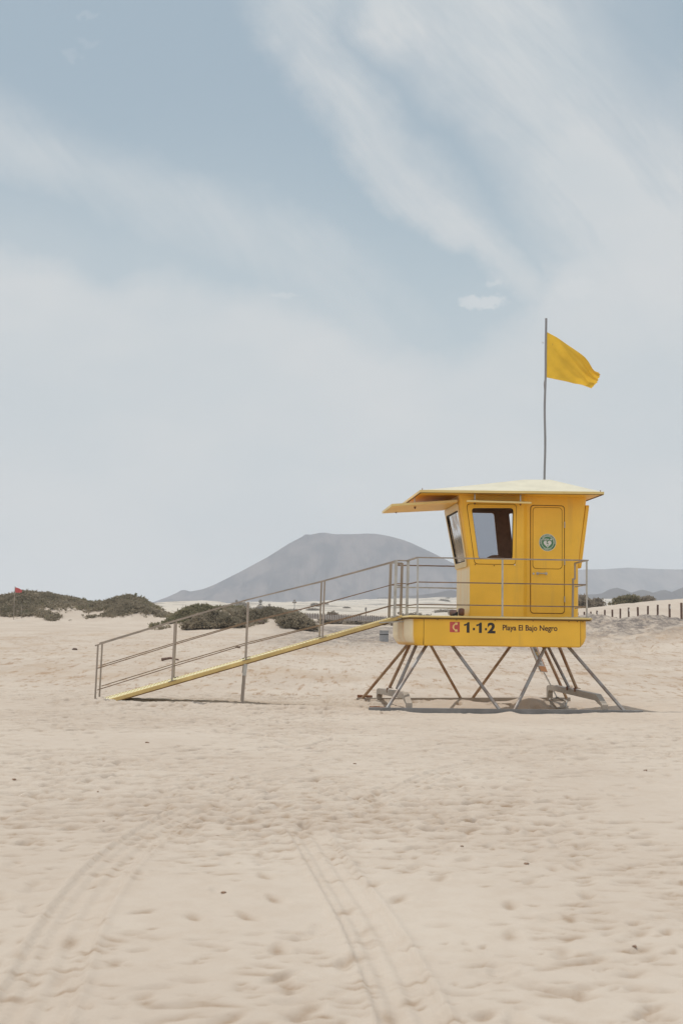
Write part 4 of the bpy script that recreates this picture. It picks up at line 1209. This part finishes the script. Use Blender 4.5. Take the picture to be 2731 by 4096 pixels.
def round_sign(u, D, ztop, r, label, kind):
    x = (u-1365.5)/5690*D; z0 = gz(x, D)  # u is an image pixel column
    S = empty('road_sign', (x, D, z0)); tag(S, label, 'sign')
    h = ztop - z0
    mb = MB(); mb.tube([(0, 0, -.3), (0, 0, h-r)], .03, 6); mb.build('pole', MAT['signback'], S)
    mb = MB()
    if kind == 'tri':
        mb.add([(a, yy, h-r+b) for yy in (-.05, -.03) for a, b in ((-r, -r*.7), (r, -r*.7), (0, r))], [(0, 1, 2), (5, 4, 3), (0, 3, 4, 1), (1, 4, 5, 2), (2, 5, 3, 0)])
        f = mb.build('sign_plate', MAT['signbrown'], S)
        mb = MB(); mb.add([(a*.55, -.055, h-r+b*.55) for a, b in ((-r, -r*.7), (r, -r*.7), (0, r))], [(0, 1, 2)]); mb.build('sign_face', MAT['signwhite'], f)
    else:
        mb.add([(r*math.cos(rad(a)), yy, h-r+r*math.sin(rad(a))) for yy in (-.05, -.03) for a in range(0, 360, 15)], [])
        mb.f = [tuple(range(24)), tuple(range(47, 23, -1))]+[(i, i+24, (i+1) % 24+24, (i+1) % 24) for i in range(24)]
        f = mb.build('sign_plate', MAT['signback'] if kind != 'ring' else MAT['signbrown'], S)
        if kind == 'ring':
            mb = MB(); mb.add([(r*.65*math.cos(rad(a)), -.055, h-r+r*.65*math.sin(rad(a))) for a in range(0, 360, 15)], [tuple(range(24))]); mb.build('sign_face', MAT['signwhite'], f)
        if kind == 'plate':
            mb = MB(); mb.box(-r*.9, r*.9, -.05, -.03, h-3.1*r, h-2.3*r); mb.build('sub_plate', MAT['signback'], S)
round_sign(1047, 128, 4.38, .165, 'grey round sign with small plate beneath, behind the scrub dune', 'plate')
round_sign(1083, 128, 4.02, .12, 'small ring-marked round sign low behind the scrub dune', 'ring')
round_sign(1183, 127, 4.42, .20, 'dark triangular sign poking out of the scrub', 'tri')
round_sign(952, 131, 4.40, .13, 'faint round sign half hidden by the scrub, leftmost of the signs', 'round')

x, y = 2.47, 80.0; z = gz(x, y)
B = empty('litter_bin', (x, y, z)); tag(B, 'grey cylindrical litter bin with a black band below the ramp top', 'bin')
mb = MB(); mb.tube([(0, 0, 0), (0, 0, .60)], .25, 20); bb = mb.build('drum', MAT['bin'], B, auto=40)
mb = MB(); mb.tube([(0, 0, .40), (0, 0, .44)], .262, 20); mb.build('band', MAT['rubber'], B, auto=40)
mb = MB(); mb.tube([(0, 0, .60), (0, 0, .65)], .27, 20); mb.build('rim', MAT['bin'], B, auto=40)

# ------------------------------------------------------------------ scrub
def tufts(pts, size, up=.5, leaves=7, seed=0):
    """pts: (x,y,z,scale) -> spiky leaf clumps"""
    r = np.random.default_rng(seed); V = []; F = []
    P_ = np.repeat(np.array(pts, float), leaves, axis=0); n = len(P_)
    s = size*P_[:, 3]*r.uniform(.6, 1.4, n)
    d = r.normal(0, 1, (n, 3)); d[:, 2] = np.abs(d[:, 2])*up + .15; d /= np.linalg.norm(d, axis=1)[:, None]
    c = P_[:, :3] + r.normal(0, 1, (n, 3))*(s*.5)[:, None]*[1, 1, .5]
    w = np.cross(d, r.normal(0, 1, (n, 3))); w /= np.linalg.norm(w, axis=1)[:, None]
    ww = (s*r.uniform(.16, .34, n))[:, None]
    a = c - w*ww; b = c + w*ww; e = c + d*s[:, None] + w*ww*.3; g = c + d*s[:, None]*.6 - w*ww*1.1
    V = np.stack([a, b, e, g], 1).reshape(-1, 3)
    F = np.arange(n*4).reshape(-1, 4)
    return V, F
def mesh_from(name, V, F, mat, parent=None):
    me = bpy.data.meshes.new(name); me.from_pydata(V.tolist(), [], F.tolist()); me.materials.append(MAT[mat])
    o = bpy.data.objects.new(name, me); COL.objects.link(o)
    if parent: o.parent = parent
    return o

def scatter(x0, x1, y0, y1, n, cover, seed):
    r = np.random.default_rng(seed); x = r.uniform(x0, x1, n); y = r.uniform(y0, y1, n)
    m = cover(x, y) > r.uniform(0, 1, n)
    x, y = x[m], y[m]; z = ground(x, y)
    return x, y, z
# left dune blanket
def cov_left(x, y):
    base = .05 + .0165*(y-31); h = ground(x, y) - base
    c = sm(h + 1.5*fbm(x*.6, y*.45+2, 4), .85, 1.45)
    bare = sm(fbm(x*.5+7, y*.30, 3), .10, .28)
    return c*(1-.92*bare*sm(h, 2.3, 1.2))*sm(x, -13.8, -15.2)
x, y, z = scatter(-52, -13.5, 144, 172, 30000, cov_left, 3)
sca = .8 + .9*np.clip(fbm(x*.35, y*.3, 2)+.4, 0, 1)
V, F = tufts(np.stack([x, y, z+.02+.1*rng.random(len(x)), sca], 1), .19, .55, 7, 5)
o = mesh_from('dune_scrub', V, F, 'scrub'); tag(o, 'low olive brown scrub covering the left hand dunes', kind='stuff')
x, y, z = scatter(-52, -13.5, 146, 172, 2200, lambda x, y: cov_left(x, y)*sm(fbm(x*.3+1, y*.3+8, 2), .0, .2), 8)
V, F = tufts(np.stack([x, y, z+.12, np.ones(len(x))], 1), .28, 1.0, 6, 6)
o = mesh_from('dune_grass', V, F, 'scrubgreen'); tag(o, 'greener patches of scrub along the left dune crest', kind='stuff')

def cov_mid(x, y):
    base = .05 + .0165*(y-31); h = ground(x, y) - base
    return sm(h + 1.3*fbm(x*.7, y*.4+5, 4), .55, 1.15)*sm(fbm(x*.9+2, y*.5, 3), -.28, .05)
x, y, z = scatter(-15.5, -2.0, 112, 130, 16000, cov_mid, 13)
V, F = tufts(np.stack([x, y, z+.02+.12*rng.random(len(x)), np.ones(len(x))], 1), .17, .6, 7, 9)
o = mesh_from('crest_scrub', V, F, 'scrub'); tag(o, 'patchy olive brown scrub along the low dune behind the ramp', kind='stuff')

def shrub(name, cx, cy, rx, ry, h, n, mat, label, group=None, size=.3, seed=0, cat='shrub', dz=0.0):
    if mat != 'dryscrub' and cy < 150:
        n = int(n*4.5); r = np.random.default_rng(seed+100)
        q = np.sqrt(r.uniform(0, 1, n))*1.35; a = r.uniform(0, 2*math.pi, n)
        x = cx + np.cos(a)*q*rx; y = cy + np.sin(a)*q*ry
        e = 1 - q*q + 1.5*fbm(x*.9+seed, y*.6, 4, .6)
        k = e > .12 + .25*r.uniform(0, 1, n); x, y, e = x[k], y[k], np.clip(e[k], 0, 1.3)
        n = len(x); z = ground(x, y) + .02 + h*.85*e**.8*r.uniform(.25, 1.0, n)
    else:
        n = int(n*2.0); r = np.random.default_rng(seed+100)
        u = r.normal(0, 1, (n, 3)); u[:, 2] = np.abs(u[:, 2]); u /= np.linalg.norm(u, axis=1)[:, None]
        rad_ = r.uniform(.35, 1.0, n)**.5*(1 + .95*fbm(u[:, 0]*1.8+seed, u[:, 1]*1.8+u[:, 2]*1.5, 4, .6))
        x = cx + u[:, 0]*rx*rad_; y = cy + u[:, 1]*ry*rad_
        z = ground(x, y) + u[:, 2]*h*rad_ + .02 + dz
    V, F = tufts(np.stack([x-cx, y-cy, z-float(ground(cx, cy)), np.ones(n)], 1), size*.60, .9, 6, seed)
    root = empty(name, (cx, cy, float(ground(cx, cy)))); tag(root, label, cat, group)
    f = mesh_from('foliage', V, F, mat, root)
    mb = MB()
    for k in range(5):
        a = 2*math.pi*k/5+seed; mb.tube([(0, 0, -.1), (rx*.35*math.cos(a), ry*.35*math.sin(a), h*.45), (rx*.6*math.cos(a), ry*.6*math.sin(a), h*.75)], [.04, .025, .01], 5)
    mb.build('stems', MAT['wood'], root)
    return root
S = [
 ('scrub_mound', -9.8, 112.5, 2.0, 1.6, 1.05, 1000, 'scrub', 'big bushy scrub mound spilling onto the sand behind the ramp', .27),
 ('scrub_mound', -12.6, 119.5, 2.6, 2.2, .65, 900, 'scrubgreen', 'green topped scrub on the crest left of the ramp prop', .30),
 ('scrub_mound', -7.9, 117, 1.3, 1.6, .9, 520, 'scrub', 'dark round scrub clump directly behind the thick ramp prop', .26),
 ('scrub_mound', -5.9, 119, 1.3, 1.4, .55, 420, 'scrub', 'patchy scrub with sand showing, right of the thick prop', .26),
 ('scrub_mound', -3.4, 114.5, 1.65, 1.7, 1.0, 800, 'scrub', 'dense scrub mound with the triangular sign above it', .27),
 ('scrub_mound', -15.4, 146, 1.9, 1.7, .7, 500, 'scrub', 'grey scrub in the dip between the left and middle dunes', .32),
 ('scrub_mound', -9.6, 124, 1.8, 1.5, .60, 500, 'scrubgreen', 'pale green scrub on the top of the middle dune', .30),
 ('shrub', -1.2, 200, 2.2, 1.5, 1.3, 420, 'dryscrub', 'grey bush behind the left end of the picket fence', .42),
 ('shrub', 2.0, 196, 1.5, 1.5, .75, 300, 'dryscrub', 'low grey bush behind the middle of the picket fence', .40),
 ('shrub', 4.7, 192, 1.6, 1.5, .9, 340, 'dryscrub', 'grey bush behind the right end of the picket fence', .40),
 ('shrub', 8.2, 190, 1.5, 1.5, 1.3, 420, 'dryscrub', 'wide dry bush seen between the first two deck railing posts', .40),
 ('shrub', 11.6, 205, 2.4, 1.5, 1.5, 620, 'dryscrub', 'dry bush seen through the railing left of the hut', .40),
 ('shrub', 29.9, 176, 1.1, 1.2, 1.1, 430, 'dryscrub', 'dark bush behind the dune, just inside the right railing post', .36),
 ('shrub', 32.0, 182, 1.4, 1.2, 1.0, 460, 'dryscrub', 'pale grey bush right of the railing post, beyond the dune', .36),
 ('shrub', 35.4, 178, 1.6, 1.0, .9, 520, 'scrubgreen', 'olive bush with spiky twigs on the dune crest behind the posts', .38),
 ('shrub', 38.7, 180, 1.0, .9, .6, 420, 'dryscrub', 'smooth grey rounded bush behind the rightmost posts', .30),
]
for k, s in enumerate(S):
    shrub(*s[:9], None, s[9], seed=k*7+1)
# scattered far bushes on the desert plain
fsrc = None
r = random.Random(5)
for k in range(70):
    D = 380*(4.2**r.random()); u = r.choice([r.uniform(560, 1850), r.uniform(2290, 2731)]); x = (u-1365.5)/5690*D
    if fsrc is None:
        n = 90; q = np.random.default_rng(1); uu = q.normal(0, 1, (n, 3)); uu[:, 2] = np.abs(uu[:, 2]); uu /= np.linalg.norm(uu, axis=1)[:, None]
        V, F = tufts(np.stack([uu[:, 0]*1.5, uu[:, 1]*1.0, uu[:, 2]*.7, np.ones(n)], 1), .6, .6, 5, 3)
        fsrc = mesh_from('desert_bush', V, F, 'dryscrub'); o = fsrc
    else:
        o = fsrc.copy(); COL.objects.link(o)
    s = r.uniform(.8, 2.2); o.location = (x, D, gz(x, D)); o.scale = (s*1.5, s, s*.75); o.rotation_euler = (0, 0, r.uniform(0, 6))
    tag(o, 'small hazy grey bush dotting the far desert plain', 'bush', 'bushes scattered over the desert plain')

# ------------------------------------------------------------------ haze
mb = MB(); mb.box(-3700, 3700, -70, 7700, -4, 300)
hz = mb.build('haze', None); tag(hz, 'thin dusty haze over the desert', kind='stuff')
m = bpy.data.materials.new('haze'); m.use_nodes = True; nt = m.node_tree; nt.nodes.clear()
out = nt.nodes.new('ShaderNodeOutputMaterial'); pv = nt.nodes.new('ShaderNodeVolumePrincipled')
pv.inputs['Color'].default_value = (.82, .87, .94, 1); pv.inputs['Density'].default_value = HAZE = 2.0e-4
pv.inputs['Anisotropy'].default_value = 0.0
nt.links.new(pv.outputs[0], out.inputs['Volume']); hz.data.materials.append(m)

# ------------------------------------------------------------------ light and sky
EL = rad(69); AZ = rad(-38)      # azimuth measured from +Y towards +X
sdir = Vector((math.sin(AZ)*math.cos(EL), math.cos(AZ)*math.cos(EL), math.sin(EL)))
sun = bpy.data.lights.new('sun', 'SUN'); sun.energy = 2.45; sun.angle = rad(.6); sun.color = (1.0, .955, .885)
so = bpy.data.objects.new('sun', sun); COL.objects.link(so)
so.rotation_euler = (-sdir).to_track_quat('-Z', 'Y').to_euler(); so.location = (0, 0, 50)

w = bpy.data.worlds.new('World'); sc.world = w; w.use_nodes = True; nt = w.node_tree
bg = nt.nodes['Background']; STR = .10; bg.inputs[1].default_value = STR
sky = nt.nodes.new('ShaderNodeTexSky'); sky.sky_type = 'NISHITA'; sky.sun_disc = False
sky.sun_elevation = EL; sky.sun_rotation = AZ; sky.air_density = 1.0; sky.dust_density = 2.0; sky.ozone_density = 1.0
gen = N(nt, 'ShaderNodeTexCoord').outputs['Generated']
sp = N(nt, 'ShaderNodeSeparateXYZ', inp={'Vector': gen}); dx, dy, dz = sp.outputs
dyc = M_(nt, 'MAXIMUM', dy, .12)
U = M_(nt, 'DIVIDE', dx, dyc); Vv = M_(nt, 'DIVIDE', dz, dyc)     # tangent of bearing and of elevation
# clouds drawn as bands on the sky: a = .24+U (0..0.48 left to right), b = height
uv = N(nt, 'ShaderNodeCombineXYZ', inp={0: U, 1: Vv, 2: 0.0}).outputs[0]
wn = N(nt, 'ShaderNodeTexNoise', inp={'Vector': uv, 'Scale': 9.0, 'Detail': 7.0, 'Roughness': .62})
wn2 = N(nt, 'ShaderNodeTexNoise', inp={'Vector': mapping(nt, uv, (1, 1, 1), (3.1, 1.7, 0)), 'Scale': 9.0, 'Detail': 7.0, 'Roughness': .62})
Uw = M_(nt, 'ADD', U, M_(nt, 'MULTIPLY_ADD', wn.outputs['Fac'], .085, -.0425))
Vw = M_(nt, 'ADD', Vv, M_(nt, 'MULTIPLY_ADD', wn2.outputs['Fac'], .070, -.035))
def curve(x, pts):
    """piecewise curve through (x, value) with x, value inside -0.6..0.9"""
    fc = nt.nodes.new('ShaderNodeFloatCurve')
    t = M_(nt, 'MULTIPLY_ADD', x, 1/1.5, .4); nt.links.new(t, fc.inputs['Value'])
    cm = fc.mapping.curves[0]
    P_ = sorted(((a/1.5+.4, b/1.5+.4) for a, b in pts))
    cm.points[0].location = P_[0]; cm.points[1].location = P_[-1]
    for p in P_[1:-1]: cm.points.new(*p)
    fc.mapping.update()
    return M_(nt, 'MULTIPLY_ADD', fc.outputs[0], 1.5, -.6)
def px2(u, v): return ((u-1365.5)/5690, (2540-v)/5690)
def band(pts, w0, w1, k):
    """pts along the streak in image pixels: centre u for each v; soft left edge w0, right edge w1"""
    P_ = [px2(u, v) for u, v in pts]
    c = curve(Vw, [(b, a) for a, b in P_])
    d = M_(nt, 'SUBTRACT', Uw, c)
    l = ramp(nt, d, -w0, 0); r_ = M_(nt, 'SUBTRACT', 1.0, ramp(nt, d, 0, w1), clamp=True)
    return M_(nt, 'MULTIPLY', M_(nt, 'MULTIPLY', l, r_), k)
# low bank of cloud: everything under a slanting edge
edge = curve(Uw, [(-.6, .335), (-.24, .290), (-.17, .268), (-.125, .282), (-.08, .268), (-.02, .250), (.02, .236), (.08, .226), (.13, .26), (.18, .32), (.9, .4)])
dd = M_(nt, 'SUBTRACT', edge, Vw)
bank = ramp(nt, dd, -.006, .045)
bank2 = ramp(nt, dd, -.10, .10)
A = band([(1080, -300), (1180, 100), (1330, 350), (1480, 560), (1640, 760), (1860, 930), (2080, 1060), (2280, 1220), (2500, 1500)], .038, .066, .80)
Bb = band([(1500, -500), (1760, 0), (2050, 240), (2330, 500), (2480, 760), (2600, 1050), (2700, 1400)], .115, .22, 1.15)
Cc = band([(-1100, 0), (-500, 250), (100, 560), (650, 760), (1150, 1000), (1450, 1250)], .15, .10, .56)
tr = M_(nt, 'MULTIPLY', ramp(nt, Vv, .33, .41), ramp(nt, U, .15, .215))    # blue gap top right
rotuv = mapping(nt, uv, rot=(0, 0, rad(48)))
fib = ramp(nt, noise(nt, mapping(nt, rotuv, (14, 75, 1)), 1.0, 6, .65, .8), .30, .70)
wisp = ramp(nt, noise(nt, mapping(nt, mapping(nt, uv, rot=(0, 0, rad(48))), (5, 20, 1)), 1.0, 7, .62, .5), .28, .72)
puffm = None
cover = M_(nt, 'MAXIMUM', A, M_(nt, 'MULTIPLY', Bb, M_(nt, 'MULTIPLY_ADD', tr, -.50, 1.0)))
cover = M_(nt, 'MAXIMUM', cover, Cc)
cover = M_(nt, 'MULTIPLY', cover, M_(nt, 'ADD', M_(nt, 'MULTIPLY_ADD', wisp, .62, .58), M_(nt, 'MULTIPLY', fib, .09)), clamp=True)
cover = M_(nt, 'MAXIMUM', cover, M_(nt, 'MULTIPLY', bank, .96))
cover = M_(nt, 'MAXIMUM', cover, M_(nt, 'MULTIPLY', bank2, .55))
def puff(u, v, ru, rv, k):
    a, b = px2(u, v)
    X_ = M_(nt, 'DIVIDE', M_(nt, 'SUBTRACT', Uw2, a), ru/5690) ; Y_ = M_(nt, 'DIVIDE', M_(nt, 'SUBTRACT', Vw2, b), rv/5690)
    r2 = M_(nt, 'ADD', M_(nt, 'MULTIPLY', X_, X_), M_(nt, 'MULTIPLY', Y_, Y_))
    return M_(nt, 'MULTIPLY', M_(nt, 'SUBTRACT', 1.0, ramp(nt, r2, .15, 1.2), clamp=True), k)
wn3 = N(nt, 'ShaderNodeTexNoise', inp={'Vector': uv, 'Scale': 90.0, 'Detail': 4.0, 'Roughness': .6})
sp3 = N(nt, 'ShaderNodeSeparateColor', inp={0: wn3.outputs['Color']})
Uw2 = M_(nt, 'ADD', U, M_(nt, 'MULTIPLY_ADD', sp3.outputs[0], .030, -.015)); Vw2 = M_(nt, 'ADD', Vv, M_(nt, 'MULTIPLY_ADD', sp3.outputs[1], .020, -.010))
pf = puff(1935, 1192, 110, 30, 1.0)
for a in ((1900, 1178, 50, 26, 1.0), (1968, 1103, 34, 18, .6), (230, 175, 34, 26, .2), (295, 115, 40, 22, .16), (290, 5, 40, 20, .2), (1120, 1165, 70, 16, .5), (2330, 1105, 60, 24, .4), (2300, 1130, 90, 30, .3)):
    pf = M_(nt, 'MAXIMUM', pf, puff(*a))
gennz = ramp(nt, noise(nt, mapping(nt, gen, (2, 2, 4)), 1.3, 6, .55, .3), .35, .7)
front = ramp(nt, dy, .10, .5)
cover = M_(nt, 'ADD', M_(nt, 'MULTIPLY', cover, front), M_(nt, 'MULTIPLY', M_(nt, 'MULTIPLY_ADD', gennz, .5, .3), M_(nt, 'SUBTRACT', 1.0, front)))
K = 1/STR
hs_ = N(nt, 'ShaderNodeHueSaturation', inp={'Saturation': .62, 'Value': 1.0, 'Color': sky.outputs[0]})
# thin veil that greys the blue everywhere
blue = mixc(nt, .8, hs_.outputs[0], mixc(nt, ramp(nt, Vv, .20, .42), (.405*K, .52*K, .58*K, 1), (.325*K, .435*K, .515*K, 1)))
tone = noise(nt, mapping(nt, uv, (5, 9, 1)), 1.0, 3)
cl = mixc(nt, ramp(nt, tone, .3, .7), (.57*K, .62*K, .65*K, 1), (.645*K, .668*K, .68*K, 1))
skyc = mixc(nt, cover, blue, cl)
skyc = mixc(nt, M_(nt, 'MULTIPLY', pf, .55), skyc, (.72*K, .735*K, .74*K, 1))
# unseen sky behind the camera, brightened as added fill for shaded faces
back_ = ramp(nt, dy, .05, -.45)
skyc = mixc(nt, back_, skyc, mixc(nt, gennz, (.66*K, .70*K, .76*K, 1), (.95*K, .96*K, .97*K, 1)))
nt.links.new(skyc, bg.inputs[0])

# ------------------------------------------------------------------ camera
cam = bpy.data.cameras.new('camera'); co = bpy.data.objects.new('camera', cam); COL.objects.link(co); sc.camera = co
cam.sensor_fit = 'VERTICAL'; cam.sensor_height = 36.0; cam.lens = 36.0*5690/4096
a = math.atan(492/5690); roll = .013
Fv = Vector((0, math.cos(a), math.sin(a))); R0 = Vector((1, 0, 0)); U0 = R0.cross(Fv)
Rv = R0*math.cos(roll) + U0*math.sin(roll); Uv = U0*math.cos(roll) - R0*math.sin(roll)
co.matrix_world = Matrix(((Rv.x, Uv.x, -Fv.x, 0), (Rv.y, Uv.y, -Fv.y, 0), (Rv.z, Uv.z, -Fv.z, 1.30), (0, 0, 0, 1)))
cam.clip_start = .1; cam.clip_end = 20000
cam.dof.use_dof = True; cam.dof.focus_distance = 25.5; cam.dof.aperture_fstop = 6.3

# ------------------------------------------------------------------ render settings
sc.view_settings.view_transform = 'Standard'; sc.view_settings.look = 'None'; sc.view_settings.gamma = 1.0; sc.view_settings.exposure = 0.0
sc.render.engine = 'CYCLES'; sc.cycles.max_bounces = 6; sc.cycles.diffuse_bounces = 3; sc.cycles.glossy_bounces = 3
sc.cycles.transparent_max_bounces = 12; sc.cycles.volume_bounces = 1
sc.cycles.caustics_reflective = False; sc.cycles.caustics_refractive = False
